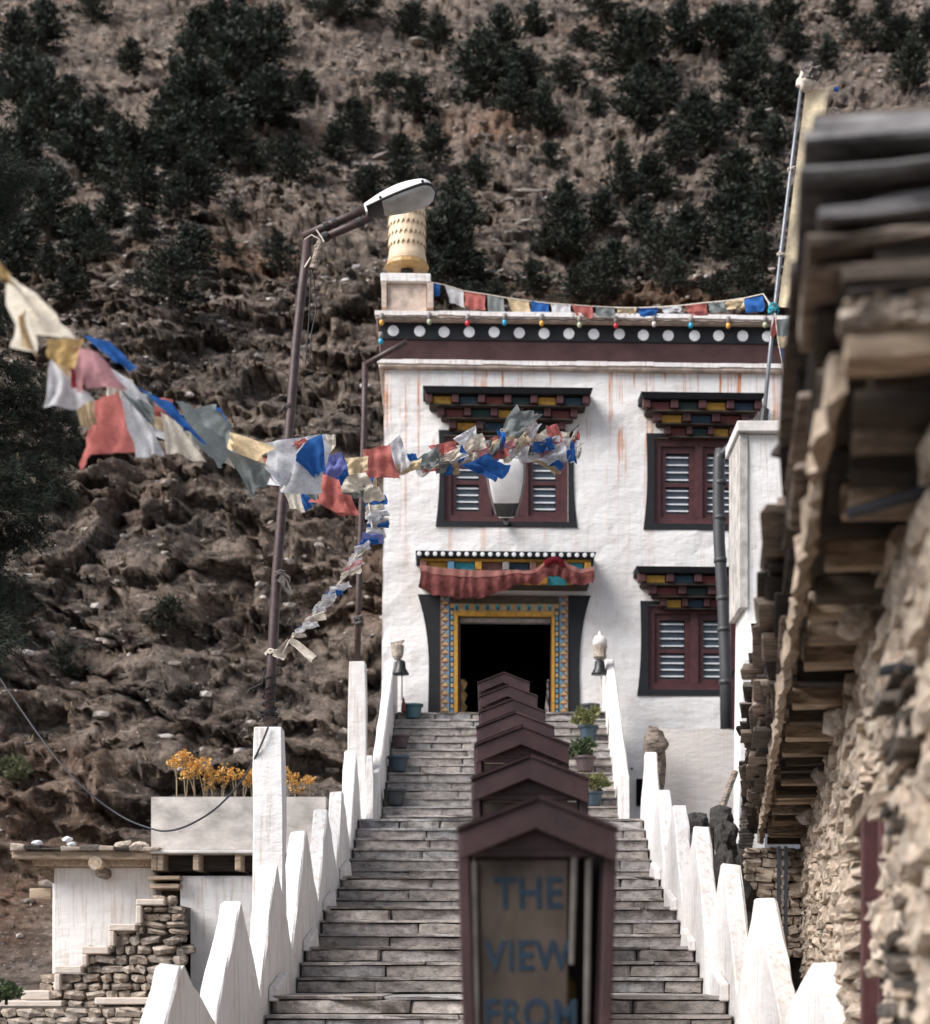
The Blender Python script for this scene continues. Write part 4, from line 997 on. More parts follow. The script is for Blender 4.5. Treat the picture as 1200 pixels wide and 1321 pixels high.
gb = [(4.00, .395, 2.012, 2.042, 'dark_timber', .02), (3.95, .40, 1.968, 2.000, 'grey_board', .022), (4.12, .37, 1.958, 1.967, 'dark_timber', .01), (3.93, .42, 1.918, 1.955, 'grey_board', .03), (4.02, .40, 1.888, 1.914, 'weathered_wood', .03), (3.91, .43, 1.845, 1.880, 'grey_board', .04),
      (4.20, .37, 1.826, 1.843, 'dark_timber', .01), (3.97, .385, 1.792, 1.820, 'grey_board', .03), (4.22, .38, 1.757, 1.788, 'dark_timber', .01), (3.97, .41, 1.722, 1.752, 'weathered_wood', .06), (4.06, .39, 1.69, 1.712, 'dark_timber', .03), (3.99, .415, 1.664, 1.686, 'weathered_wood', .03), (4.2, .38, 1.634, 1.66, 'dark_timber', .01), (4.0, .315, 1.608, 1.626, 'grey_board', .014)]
for i, (t0, v1, h0, h1, mt, wv) in enumerate(gb): obj('gable_board_or_gap', board(t0, 4.5, -2.2, v1, h0, h1, 50+i, wv), M[mt], rf_)  # recessed dark layers put the shaded gaps between boards into colour
mb = MB()
for i in range(46):
    v = .28-1.9*(i % 23)/23+r.uniform(-.02, .02); me_ = r.choice(RUB)
    obj('stone', MB().add([Matrix.Translation(RH(4.08+r.uniform(-.02, .02), v, 1.59-.028*(i//23)+r.uniform(-.008, .008))) @ (RHM @ (Matrix.Diagonal((.14, .11, .036, 1)) @ Vector((q_.co.x, q_.co.y, q_.co.z)))) for q_ in me_.vertices], [tuple(f.vertices) for f in me_.polygons]), M['rubble_stone'], rf_)
obj('end_plank', board(4.05, 4.2, -2.2, .315, 1.480, 1.543, 71, .02), M['timber'], rf_)
for i, (t0, h0, h1, mt) in enumerate(((4.35, 1.45, 1.50, 'dark_timber'), (4.55, 1.44, 1.49, 'weathered_wood'), (4.9, 1.45, 1.52, 'dark_timber'), (5.15, 1.42, 1.48, 'timber'))): obj('end_plank', board(t0, t0+.16, -1.6, .28-.01*i, h0, h1, 80+i, .012), M[mt], rf_)
# dark wood pile and slates by the near end of the wall
wp = thing('wood_pile', 'blackened split logs and slates piled against the near end of the stone house', 'wood pile', RH(6.0, .1, -EYE), R(-8.6))
for (ha, hb, n) in ((.66, 1.05, 12), (.46, .58, 4), (-.45, .20, 20)):
    for i in range(n):
        t = r.uniform(5.3, 6.0); hh = ha+(hb-ha)*i/n; L = r.uniform(.25, .5); v = r.uniform(.03, .11)
        q8 = [p+Vector((r.uniform(-.012, .012), r.uniform(-.03, .03), r.uniform(-.012, .012))) for p in rhbox(t, t+L, -.02, v, hh, hh+r.uniform(.028, .05))]
        obj('split_log' if i % 3 else 'slate', MB().hexa(q8), M['dark_timber' if i % 3 else 'slate'], wp, bevel=.006)
for i, (p0, p1, lb) in enumerate(((at(1098, 662, 5.15), at(1215, 628, 4.75), 'black pipe poking out of the eave of the stone house'), (at(1140, 866, 5.7), at(1225, 846, 5.3), 'black pipe poking out of the stone wall above the wood pile'))):
    tag(obj('pipe', MB().tube([p0, p0.lerp(p1, .5), p1], .019, 12), M['pipe_black'], smooth=True), lb, 'pipe')
ld = thing('metal_strap', 'perforated grey metal strap standing by the far end of the stone house', 'metal strap', at(1012, 1165, 17.5))
for dx in (0, 9):
    obj('rail', MB().box(at(1003+dx, 0, 17.5).x, at(1007+dx, 0, 17.5).x, 17.48, 17.54, 1.7, at(0, 1092, 17.5).z), M['metal_strip'], ld)
for k in range(11): obj('rung', MB().box(at(1007.3, 0, 17.5).x, at(1011.7, 0, 17.5).x, 17.49, 17.53, 1.9+.10*k, 1.95+.10*k), M['strip_pale'], ld)
rw = thing('rubble_wall', 'short dark rubble wall at the far corner of the stone house', 'wall', at(1000, 1200, 19.9)); a = at(957, 1200, 19.9); b = at(1062, 1098, 19.9)
rwb = obj('wall', MB().box(a.x, b.x, 19.92, 20.4, .5, b.z), M['mortar'], rw); y = 1235
while y > 1100:
    hh = r.uniform(6, 12); px = 958+r.uniform(0, 4)
    while px < 1058:
        L = r.uniform(9, 24); inst('stone', r.choice(RUB), Matrix.Translation(at(px+L/2, y-hh/2, 19.9)) @ Matrix.Rotation(R(r.uniform(-12, 12)), 4, 'Y') @ Matrix.Diagonal((L/F*19.9, r.uniform(.15, .3), hh/F*19.9, 1)), rwb); px += L+1
    y -= hh+.5
# corner pillar of brick-like slates at the far end
fc = thing('slate_pillar', 'slim pillar of thin stacked slates at the far corner of the stone house', 'pillar', at(962, 1100, 20.2))
for k in range(34):
    py = 1100-k*4.2; sh_ = k*.55; o = r.uniform(-1, 1); a = at(953+sh_*.62+o, py, 20.2); b = at(970+sh_*.62+o, py, 20.2)
    obj('slate', MB().box(a.x, b.x, 20.1, 20.3, a.z, a.z+4.0/F*20.2), M['slate'], fc, bevel=.006)
p = at(960, 1090, 20.2); obj('base', lumpy(at(952, 1115, 20.1), (.12, .15, .25), 77, 2), M['dark_rock'], fc)

# ------------------------------------------------------------------ little flat roofed house on the left
LH = thing('small_house', 'small whitewashed flat roofed house below the rocky cliff', 'house', at(220, 1290, 21))
z0 = .6
def lbox(px0, px1, py0, py1, Y0, Y1, name, mat, bev=.01, par=None):
    a = at(px0, py1, Y0); b = at(px1, py0, Y0); return obj(name, MB().box(a.x, b.x, Y0, Y1, a.z, b.z), M[mat], par or LH, bevel=bev)
lbox(67, 200, 1117, 1330, 21.2, 24.5, 'wall', 'whitewash', .03); lbox(232, 352, 1130, 1330, 21.0, 24.5, 'wall', 'whitewash', .03)
lbox(200.5, 231.5, 1125, 1330, 21.6, 24.5, 'wall', 'mortar', .01)
er = bpy.data.objects.new('roof', None); link(er, LH)
lbox(15, 198, 1098, 1108, 20.75, 24.8, 'roof_board', 'timber', .01, er); lbox(40, 198, 1108.5, 1117, 21.0, 24.5, 'roof_board', 'beam_wood', .01, er)
q8 = [at(30, 1117, 20.9), at(75, 1143, 21.25), at(75, 1143, 21.6), at(30, 1117, 21.6), at(12, 1100, 20.9), at(78, 1112, 21.25), at(78, 1112, 21.6), at(12, 1100, 21.6)]
obj('corner_timber', MB().hexa(q8), M['timber'], er); lbox(38, 66, 1146, 1160, 21.3, 22.5, 'corner_timber', 'timber', .01, er)
c = at(126, 1114, 20.85); mb = MB().lathe([(.085, 0), (.085, 1.2)], (0, 0, 0), 16, Matrix.Translation((c.x, 20.72, c.z)) @ Matrix.Rotation(R(-90), 4, 'X')); obj('log_end', mb, M['beam_wood'], er)
c = at(131, 1126, 20.95); mb = MB().lathe([(.07, 0), (.07, 1.2)], (0, 0, 0), 14, Matrix.Translation((c.x, 20.9, c.z)) @ Matrix.Rotation(R(-90), 4, 'X')); obj('log_end', mb, M['weathered_wood'], er)
r = random.Random(8); px = 14
while px < 196:
    L = r.uniform(14, 34); a = at(px, 1097.6, 20.7); b = at(px+L, 1097.6-r.uniform(4, 9), 20.7)
    obj('roof_slate', MB().hexa([p+Vector((0, 0, r.uniform(-.012, .012))) for p in (Vector((a.x, 20.66, a.z)), Vector((b.x, 20.66, a.z)), Vector((b.x, 21.6, a.z)), Vector((a.x, 21.6, a.z)), Vector((a.x, 20.66, b.z)), Vector((b.x, 20.66, b.z)), Vector((b.x, 21.6, b.z+.03)), Vector((a.x, 21.6, b.z+.03)))]), M[r.choice(('slate', 'rubble_stone'))], er, bevel=.012); px += L*.96
for k, (px, py, s) in enumerate(((48, 1085, .05), (87, 1080, .05), (92, 1086, .05), (160, 1088, .1), (180, 1090, .09))):
    obj('roof_stone', lumpy(at(px, py+3, 20.9), (s*1.3, s, s*.7), 90+k, 2), M['white_paint' if k < 3 else 'rubble_stone'], er)
# timber deck carrying the planter
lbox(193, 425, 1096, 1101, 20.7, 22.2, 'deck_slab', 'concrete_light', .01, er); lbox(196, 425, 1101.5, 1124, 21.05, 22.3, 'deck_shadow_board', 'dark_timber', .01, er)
for px in (195, 203, 249, 303, 378): lbox(px, px+8, 1101.3, 1123, 20.75, 21.8, 'joist_end', 'timber', .01, er)
lbox(191, 232, 1130, 1135, 20.8, 21.8, 'ledge_board', 'timber', .008, er); lbox(193, 231, 1140, 1146, 20.85, 21.8, 'ledge_board', 'timber', .008, er)
# concrete planter with dry yellow flowers
pln = thing('planter', 'long weathered concrete planter box on the small house roof', 'planter', at(305, 1095, 21.1))
a = at(195, 1095.5, 20.85); b = at(420, 1028, 20.85); mb = MB(); Y0, Y1, th = 20.85, 21.5, .06
mb.box(a.x, b.x, Y0, Y0+th, a.z, b.z); mb.box(a.x, b.x, Y1-th, Y1, a.z, b.z); mb.box(a.x, a.x+th, Y0+th, Y1-th, a.z, b.z); mb.box(b.x-th, b.x, Y0+th, Y1-th, a.z, b.z)
obj('box', mb, M['planter_plaster'], pln); obj('soil', MB().box(a.x+th, b.x-th, Y0+th, Y1-th, a.z+.02, b.z-.06), M['soil'], pln)
def bloom(px, py, s, label):
    r = random.Random(int(px*3)); base = at(px, 1036, 21.15); t = thing('flower', label, 'flower', base, 0, 'dry yellow flowers in the planter'); mb = MB(); k = 21.15/F; st_ = MB()
    for q in range(3 if s > 15 else 2):
        top = at(px+r.uniform(-.6, .6)*s*(1 if q else .3), py+r.uniform(0, 1.6)*s*(1 if q else .3), 21.15+r.uniform(-.05, .05)); mid = base.lerp(top, .55)+Vector((r.uniform(-.02, .02), 0, 0))
        st_.tube([base, mid, top], .007, 5)
        for i in range(int(s*1.5)):
            d = Vector((r.gauss(0, 1), r.gauss(0, 1), r.gauss(0, .8))).normalized(); c = top+d*s*k*.62*r.uniform(.25, 1)
            for q_ in range(4):
                d2 = (d+Vector((r.uniform(-1, 1), r.uniform(-1, 1), r.uniform(-.6, 1)))).normalized(); e = d2.orthogonal().normalized(); l = .028
                mb.add([c, c+d2*l+e*.015, c+d2*l*1.3, c+d2*l-e*.015], [(0, 1, 2, 3)])
    obj('stem', st_, M['stalk'], t)['kind'] = 'stuff'; obj('petals', mb, M['yellow_bloom'], t)['kind'] = 'stuff'
ORD = ['first', 'second', 'third', 'fourth', 'fifth', 'sixth', 'seventh', 'eighth', 'ninth', 'tenth', 'eleventh', 'twelfth', 'thirteenth', 'fourteenth']
for i, (px, py, s_) in enumerate(((228, 980, 13), (240, 976, 15), (253, 984, 18), (265, 980, 19), (274, 994, 12), (287, 990, 12), (304, 992, 15), (314, 1002, 13), (326, 995, 11), (371, 996, 14), (381, 1000, 13), (398, 1004, 11))):
    bloom(px, py, s_, 'dry orange yellow flower, %s from the left in the concrete planter' % ORD[i])
# stepped stone side stair in front of the small house
ss = thing('stepped_wall', 'rubble stone side stair with pale stepped coping at the small house', 'stairs', at(120, 1300, 20.3))
cop = [(27, 1278, 64, 1290), (70, 1246, 105, 1256), (105, 1221, 140, 1231), (140, 1192, 175, 1201), (175, 1160, 212, 1168)]
fill = MB(); 
for (p0, y0, p1, y1) in cop: 
    a = at(p0, y1+.5, 20.3); b = at(232, y1+.5, 20.3); fill.box(a.x+.03, b.x, 20.42+.02*p0/200, 21.0, .3, a.z)
infill = obj('infill', fill, M['mortar'], ss)
for i, (p0, y0, p1, y1) in enumerate(cop):
    lbox(p0, p1, y0, y1, 20.25, 21.0, 'coping', 'coping_plaster', .012, ss)
    ny = cop[i-1][1] if i else 1300
    lbox(p0, p0+7.5, y1+.3, ny-.3, 20.25, 20.6, 'coping', 'coping_plaster', .012, ss)
lbox(-40, 80, 1291, 1299, 20.2, 20.9, 'coping', 'coping_plaster', .012, ss); lbox(122, 205, 1287, 1296, 20.15, 20.9, 'coping', 'coping_plaster', .012, ss)
RB2 = [rubble_mesh(i+40, 'rubble_stone', .5, 1.5) for i in range(8)]
r = random.Random(17); y = 1300
while y > 1160:
    hh = r.uniform(7, 13); px = 8 if y > 1297 else (50 if y > 1260 else np.interp(y, [1168, 1169.1, 1201, 1201.1, 1231, 1231.1, 1256, 1256.1, 1300], [236, 183, 183, 148, 148, 113, 113, 78, 38]))+2
    while px < 228:
        L = r.uniform(10, 30); c = at(px+L/2, y-hh/2, 20.42)
        inst('stone', r.choice(RB2), Matrix.Translation(c) @ Matrix.Rotation(R(r.uniform(-14, 14)), 4, 'Y') @ Matrix.Diagonal((L/F*20.3*r.uniform(.8, 1.1), r.uniform(.12, .24), hh/F*20.3*r.uniform(.75, 1.05), 1)), infill); px += L+1.0
    y -= hh+.6
bw = thing('retaining_wall', 'low rubble retaining wall below the stepped side stair', 'wall', at(100, 1330, 20.1)); a = at(-60, 1299, 20.2); b = at(330, 1299, 20.2)
wb = obj('wall', MB().box(a.x, b.x, 20.16, 20.8, .0, a.z), M['mortar'], bw); y = 1345
while y > 1302:
    hh = r.uniform(8, 14); px = -55
    while px < 220:
        L = r.uniform(14, 38); c = at(px+L/2, y-hh/2, 20.14)
        inst('stone', r.choice(RB2), Matrix.Translation(c) @ Matrix.Diagonal((L/F*20.2, .18, hh/F*20.2, 1)), wb); px += L+.8
    y -= hh+.6

# ------------------------------------------------------------------ prayer wheel houses down the middle of the stairs
HZ = [6.4, 8.7, 10.8, 13.1, 15.4, 17.5, 19.7]
HP = [(693, 1028, 207), (684, 975, 150), (673.5, 937, 125), (665, 919, 101), (661, 902, 86), (656, 884, 78), (650, 868, 68)]
HL = ['nearest brown roofed wooden prayer house with a lettered board on its front', 'second brown gabled prayer house up the stairs from the lettered one', 'third brown gabled prayer house up the stairs from the lettered one',
      'fourth brown gabled prayer house in the row up the stairs', 'fifth brown gabled prayer house in the row up the stairs', 'sixth brown gabled prayer house, last but one before the door', 'uppermost brown gabled prayer house nearest to the dark doorway']
def prayer_house(i):
    Z = HZ[i]; px, py, wpx = HP[i]; p = at(px, py, Z); wd = .60; k = wd/2; g0 = stair_z(Z+.2); top = p.z-g0
    t = thing('prayer_house', HL[i], 'prayer house', (p.x, Z, g0), R((0.5, -1.5, 1.2, -1, .8, -.6, .5)[i]), 'prayer houses down the middle of the stairs')
    def o(name, mb, mat, par=None, bev=.006, sm=False): return obj(name, mb, M[mat], par or t, sm, local=True, bevel=bev)
    rise = .118; ez = top-rise; L = .80; th = .105
    # roof: two boards with thick fascia, ridge at y 0..L
    roof = bpy.data.objects.new('roof', None); link(roof, t, local=True)
    for s in (-1, 1):
        A_ = [(0, -.09, top), (s*k, -.09, ez), (s*k, L, ez), (0, L, top)]; th2 = .018
        o('roof_board', MB().add([(x, y, z) for x, y, z in A_]+[(x, y, z-th2) for x, y, z in A_], [(0, 1, 2, 3) if s > 0 else (3, 2, 1, 0), (7, 6, 5, 4), (0, 4, 5, 1), (1, 5, 6, 2), (2, 6, 7, 3), (3, 7, 4, 0)]), 'maroon_house', roof, .004)
        fb = MB(); y0, y1 = -.075, -.045
        fb.add([(0, y0, top-.022), (s*(k-.012), y0, ez-.018), (s*(k-.012), y0, ez-.018-th), (0, y0, top-.022-th*.95), (0, y1, top-.022), (s*(k-.012), y1, ez-.018), (s*(k-.012), y1, ez-.018-th), (0, y1, top-.022-th*.95)],
               [(0, 3, 2, 1) if s < 0 else (1, 2, 3, 0), (4, 5, 6, 7), (0, 1, 5, 4), (1, 2, 6, 5), (2, 3, 7, 6), (3, 0, 4, 7)])
        o('fascia_board', fb, 'maroon_house', roof, .004)
    # body: tapering corner posts, boards between
    bh = min(1.25, top-rise-.25); zb = ez-.04-bh; ta = .86; w1, w0 = k*.93, k*.93*ta; d1 = .70
    def post_(s, y, wt=.045): return MB().hexa([(s*w0-wt/2, y, zb), (s*w0+wt/2, y, zb), (s*w0+wt/2, y+wt, zb), (s*w0-wt/2, y+wt, zb), (s*w1-wt/2, y, ez-.03), (s*w1+wt/2, y, ez-.03), (s*w1+wt/2, y+wt, ez-.03), (s*w1-wt/2, y+wt, ez-.03)])
    for s in (-1, 1):
        for y in (0.0, d1-.05): o('corner_post', post_(s, y), 'maroon_house')
        xs0, xs1 = s*(w0-.022-.012), s*(w1-.022-.012)
        o('side_board', MB().hexa([(min(xs0, xs0+s*.012), .047, zb+.03), (max(xs0, xs0+s*.012), .047, zb+.03), (max(xs0, xs0+s*.012), d1-.052, zb+.03), (min(xs0, xs0+s*.012), d1-.052, zb+.03), (min(xs1, xs1+s*.012), .047, ez-.04), (max(xs1, xs1+s*.012), .047, ez-.04), (max(xs1, xs1+s*.012), d1-.052, ez-.04), (min(xs1, xs1+s*.012), d1-.052, ez-.04)]), 'maroon_house', bev=0)
    o('gable_panel', MB().prism([(-k*.8, ez-.075), (k*.8, ez-.075), (k*.75, ez-.02), (0, top-.06), (-k*.75, ez-.02)], 'y', .012, .03), 'maroon_house', bev=0)
    o('cross_rail', MB().box(-w1+.03, w1-.03, .004, .046, ez-.11, ez-.078), 'maroon_house'); o('sill_rail', MB().box(-w0-.02, w0+.02, -.004, d1, zb-.03, zb+.03), 'maroon_house')
    bz0, bz1 = zb+.06, ez-.115
    if i == 0:
        o('sign_board', MB().hexa([(-.235*ta+.0, .02, bz0), (.135*ta, .02, bz0), (.135*ta, .035, bz0), (-.235*ta, .035, bz0), (-.222, .02, bz1), (.12, .02, bz1), (.12, .035, bz1), (-.222, .035, bz1)]), 'sign_board')
        for (xa, za, zb_, mt) in ((-.236, bz0, bz1-.01, 'strip_dull'), (.142, bz1-.40, bz1+.03, 'strip_dull'), (.196, bz0, bz1+.0, 'strip_dull')):
            o('batten', MB().hexa([(xa*.92-.011, .006, za), (xa*.92+.011, .006, za), (xa*.92+.011, .02, za), (xa*.92-.011, .02, za), (xa-.013, .006, zb_), (xa+.013, .006, zb_), (xa+.013, .02, zb_), (xa-.013, .02, zb_)]), mt)
        s0 = F/Z
        for (txt, tx, ty, hh) in (('THE', 682, 1151, 40), ('VIEW', 681, 1232, 38), ('FROM', 685, 1308, 38)):
            cu = bpy.data.curves.new('lettering', 'FONT'); cu.body = txt; cu.size = hh/s0/.70; cu.align_x = 'CENTER'; cu.extrude = .0012; cu.space_character = 1.1; cu.offset = .0035
            tmp = bpy.data.objects.new('lettering_curve', cu); lm = bpy.data.meshes.new_from_object(tmp); bpy.data.objects.remove(tmp); lm.materials.clear(); lm.materials.append(M['sign_blue']); lo = bpy.data.objects.new('lettering', lm); COL.objects.link(lo); lo.parent = t
            lo.location = ((tx-px)/s0, .0185, top-(ty+hh/2-py)/s0); lo.rotation_euler = (R(90), R(random.uniform(-1, 1)), 0); lo.scale = (.80, 1, 1)
    else:
        o('sign_board', MB().hexa([(-w0+.03, .02, bz0), (w0-.03, .02, bz0), (w0-.03, .035, bz0), (-w0+.03, .035, bz0), (-w1+.03, .02, bz1), (w1-.03, .02, bz1), (w1-.03, .035, bz1), (-w1+.03, .035, bz1)]), 'sign_board' if i < 3 else 'timber')
    o('back_board', MB().box(-w0, w0, d1-.03, d1-.012, zb, ez-.05), 'maroon_house')
    # prayer wheel drum glimpsed from the sides, and the masonry plinth
    o('drum', MB().lathe([(.02, -.06), (.15, -.05), (.17, -.02), (.17, .5), (.15, .53), (.02, .55)], (0, .36, zb+.2), 18), 'gold_rim', bev=0, sm=True)
    if zb > .1: o('plinth', MB().box(-w0-.06, w0+.06, -.04, d1+.04, -.25, zb-.031), 'concrete_light', bev=.015)
for i in range(7): prayer_house(i)

# ------------------------------------------------------------------ street lamps and poles
def lamp_head(par, Mx, shell='lamp_shell', lens='lamp_lens', scale=1.0, rimm='lamp_dark'):
    """axis +X from the neck, lens below (-Z)"""
    n = 18; m = 20; L = .64*(scale if scale == 1 else scale*.86)
    wt = lambda f: scale*(.085+.085*math.sin(min(1, f*1.25)*math.pi/2))*(1 if f < .78 else math.sqrt(max(0, 1-((f-.78)/.22)**2))+.02)
    hu = lambda f: scale*(.062+.060*math.sin(f*math.pi))*(1 if f < .85 else math.sqrt(max(0, 1-((f-.85)/.152)**2))*.75+.25)
    P = []; Q = []; Bz = []
    for i in range(n+1):
        f = i/n; row = []; low = []; x = f*L
        for j in range(m+1):
            an = math.pi*j/m; row.append(Mx @ Vector((x, math.cos(an)*wt(f), max(-.0, math.sin(an))**.55*hu(f))))
            low.append(Mx @ Vector((x*.985+.004, math.cos(an)*wt(f)*.94, -.012-math.sin(an)**.7*scale*.05*math.sin(min(1, max(0, (f-.17)/.83)*1.0)*math.pi)**.6 if f > .2 else -.012-math.sin(an)**.7*scale*.03)))
        P.append(row); Q.append(low)
    s = obj('shade', MB().grid(P), M[shell], par, smooth=True)
    rim = MB()
    for sgn in (-1, 1): rim.tube([Mx @ Vector((i/n*L, sgn*wt(i/n), -.006)) for i in range(n+1)], .011*scale, 6)
    obj('rim', rim, M[rimm], s, smooth=True)
    c = int(n*.24)
    obj('lens', MB().grid(Q[c:]), M[lens], par, smooth=True); obj('neck_cover', MB().grid(Q[:c+1]), M['lamp_dark'], par, smooth=True)
    obj('end_plate', MB().add([Mx @ Vector((0, y, z)) for y, z in ((-.07*scale, -.04*scale), (.07*scale, -.04*scale), (.07*scale, .05*scale), (-.07*scale, .05*scale))]+[Mx @ Vector((-.015, y, z)) for y, z in ((-.06*scale, -.03*scale), (.06*scale, -.03*scale), (.06*scale, .04*scale), (-.06*scale, .04*scale))], [(0, 1, 2, 3), (7, 6, 5, 4), (0, 4, 5, 1), (1, 5, 6, 2), (2, 6, 7, 3), (3, 7, 4, 0)]), M[shell], par)
    for f in (.22, .84): obj('clip', MB().tube([Mx @ Vector((f*L, -wt(f)*1.02, hu(f)*.25)), Mx @ Vector((f*L, -wt(f)*1.05, .01))], .012*scale, 6), M['lamp_dark'], s)
PZ_ = 15.35
lp = thing('street_lamp', 'leaning brown street lamp pole with white lamp head and tied wires', 'street lamp', at(347, 940, PZ_))
pole = [at(347, 945, PZ_), at(351, 850, PZ_), at(357, 740, PZ_), at(365, 640, PZ_), at(374, 545, PZ_), at(382, 445, PZ_), at(390, 370, PZ_), at(397, 310, PZ_)]
obj('pole', MB().tube(pole, [.047, .047, .045, .043, .042, .041, .041, .041], 14), M['pole_brown'], lp, smooth=True)
obj('arm', MB().tube([at(391, 305, PZ_), at(440, 284, PZ_-.03), at(489, 262, PZ_-.06)], .038, 12), M['pole_brown'], lp, smooth=True)
obj('lower_arm', MB().tube([at(412, 309, PZ_-.02), at(445, 295, PZ_-.05), at(478, 281, PZ_-.08)], .036, 12), M['pole_brown'], lp, smooth=True)
obj('dangling_stub', MB().tube([at(414, 312, PZ_-.1), at(404, 347, PZ_-.1)], .036, 12), M['weathered_wood'], lp)
for px, py, q_ in ((421, 292, 0), (432, 287.5, 0), (461, 274.5, 0), (470, 270.5, 0), (420, 305.5, 1), (464, 287, 1)): obj('binding', MB().tube([at(px-3, py+1.3, PZ_-.03-.03*q_), at(px+3, py-1.3, PZ_-.03-.03*q_)], .046, 12), M['lamp_dark'], lp)
obj('hook', MB().tube([at(389, 298, PZ_), at(392, 306, PZ_), at(398, 309, PZ_)], .016, 8), M['pole_brown'], lp)
a = at(474, 273, PZ_-.08); b = at(562, 246, PZ_-.08); dx = (b-a).normalized(); dy = Vector((0, 1, 0)); dy = (dy-dx*dy.dot(dx)).normalized(); dz = dx.cross(dy)
Mx = Matrix((( dx.x, dy.x, dz.x, a.x), (dx.y, dy.y, dz.y, a.y), (dx.z, dy.z, dz.z, a.z), (0, 0, 0, 1))) @ Matrix.Rotation(R(-8), 4, 'X')
lamp_head(lp, Mx, scale=1.0)
for k, pts in enumerate(([(398, 312), (401, 360), (399, 410), (394, 470)], [(403, 345), (407, 375), (408, 402), (402, 428), (399, 470)])): obj('wire', MB().tube([at(x, y, PZ_-.08) for x, y in pts], .006, 5), M['wire_black'], lp)
for k, pts in enumerate(([(393, 309), (402, 303), (413, 309), (406, 318)], [(408, 296), (415, 306), (418, 312)], [(401, 332), (396, 340), (393, 345)])): obj('tie', MB().tube([at(x, y, PZ_-.13) for x, y in pts], .008, 5), M['rag'], lp)
# knotted rags and wires on the pole
def coil(cx_, cy, Z, rx, turns, hpx, rad, mat, par, name='wire', seed=0):
    r = random.Random(seed); pts = []
    for i in range(turns*14):
        an = i/14*2*math.pi; p = at(cx_+rx*math.cos(an)*(1+r.uniform(-.15, .25)), cy-hpx*i/(turns*14)+r.uniform(-2, 2), Z); p.y += rx/F*Z*math.sin(an); pts.append(p)
    obj(name, MB().tube(pts, rad, 5), M[mat], par)
coil(348, 935, PZ_, 9, 4, 42, .007, 'wire_black', lp, seed=1); coil(350, 900, PZ_, 8, 2, 30, .006, 'wire_black', lp, seed=2); coil(347, 925, PZ_, 10, 2, 8, .009, 'wire_black', lp, seed=3)
obj('wire', MB().tube([at(x, y, PZ_-.1) for x, y in ((343, 862), (338, 882), (322, 889), (319, 894))], .007, 5), M['wire_black'], lp)
coil(361, 746, PZ_, 8, 2, 8, .012, 'rag_dark', lp, 'rag_knot', 5); coil(352, 845, PZ_, 8, 2, 5, .012, 'rag', lp, 'rag_knot', 6); coil(372, 528, PZ_, 7, 2, 4, .008, 'rag_dark', lp, 'rag_knot', 7)
def strip(pts, w0, w1, Z, mat, par, name='rag_tail', seed=0):
    r = random.Random(seed); P = []
    for i, (x, y) in enumerate(pts):
        f = i/(len(pts)-1); ww = w0+(w1-w0)*f; j = min(i+1, len(pts)-1); k_ = max(i-1, 0); d = Vector((pts[j][0]-pts[k_][0], pts[j][1]-pts[k_][1])).normalized(); n_ = Vector((-d.y, d.x))
        row = []
        for q_ in (-1, -.35, .35, 1):
            p = at(x+n_.x*ww*q_, y+n_.y*ww*q_, Z); p.y += .03*math.sin(q_*3+i*1.3)+r.uniform(-.01, .01); row.append(p)
        P.append(row)
    obj(name, MB().grid(P), M[mat], par, smooth=True)
strip([(360, 745), (368, 752), (372, 762), (377, 767)], 5, 4, PZ_-.08, 'rag_dark', lp, seed=1); strip([(364, 742), (372, 746), (371, 758)], 4, 3, PZ_-.06, 'rag_dark', lp, seed=2)
# second bare pole
Z2 = 23.75
p2 = thing('bare_pole', 'thin brown pole with an empty slanting arm before the monastery corner', 'pole', at(461, 855, Z2))
obj('pole', MB().tube([at(461, 860, Z2), at(463, 760, Z2), at(467, 640, Z2), at(470, 540, Z2), at(471, 468, Z2)], .043, 12), M['pole_brown'], p2, smooth=True)
obj('arm', MB().tube([at(470, 471, Z2), at(497, 456, Z2-.1), at(525, 441, Z2-.2)], .040, 12), M['pole_brown'], p2, smooth=True)
coil(462, 806, Z2, 6, 3, 10, .016, 'rag_dark', p2, 'rag_knot', 9)
# lamp in front of the upper window, pointing at the stairs
fl_ = thing('wall_lamp', 'white lamp head sticking out in front of the upper left window', 'street lamp', at(653, 664, 27.2))
a = at(653, 666, 27.15); dx = Vector((-.002, -.48, .88)).normalized(); dy = Vector((1, 0, 0)); dz = dx.cross(dy).normalized()
Mx = Matrix(((dx.x, dy.x, dz.x, a.x), (dx.y, dy.y, dz.y, a.y), (dx.z, dy.z, dz.z, a.z), (0, 0, 0, 1)))
lamp_head(fl_, Mx, 'lamp_shell', 'lamp_white_lens', 1.75, 'strip_pale')
obj('arm', MB().tube([at(653, 668, 27.2), at(653, 672, 27.5), at(653, 674, 28.0)], .05, 10), M['lamp_dark'], fl_)
# sagging cable from the lamp post to the left
pts = [(346, 938), (335, 965), (318, 998), (298, 1024), (272, 1048), (240, 1066), (215, 1072), (195, 1069), (160, 1055), (120, 1027), (85, 993), (55, 955), (20, 905), (-40, 815), (-120, 690)]
dz_ = [15.2, 15.2, 15.3, 15.5, 15.7, 16, 16.2, 16.5, 17, 18, 19, 20, 21, 23, 26]
def catmull(P, n=5):
    out = []
    for i in range(len(P)-1):
        a, b, c, d = P[max(i-1, 0)], P[i], P[i+1], P[min(i+2, len(P)-1)]
        for k in range(n):
            t = k/n; out.append(.5*((2*b)+(c-a)*t+(2*a-5*b+4*c-d)*t*t+(3*b-a-3*c+d)*t**3))
    return out+[P[-1]]
tag(obj('cable', MB().tube(catmull([at(x, y, z_) for (x, y), z_ in zip(pts, dz_)]), .010, 6), M['wire_grey'], smooth=True), 'grey cable sagging from the lamp post across the planter', 'cable')

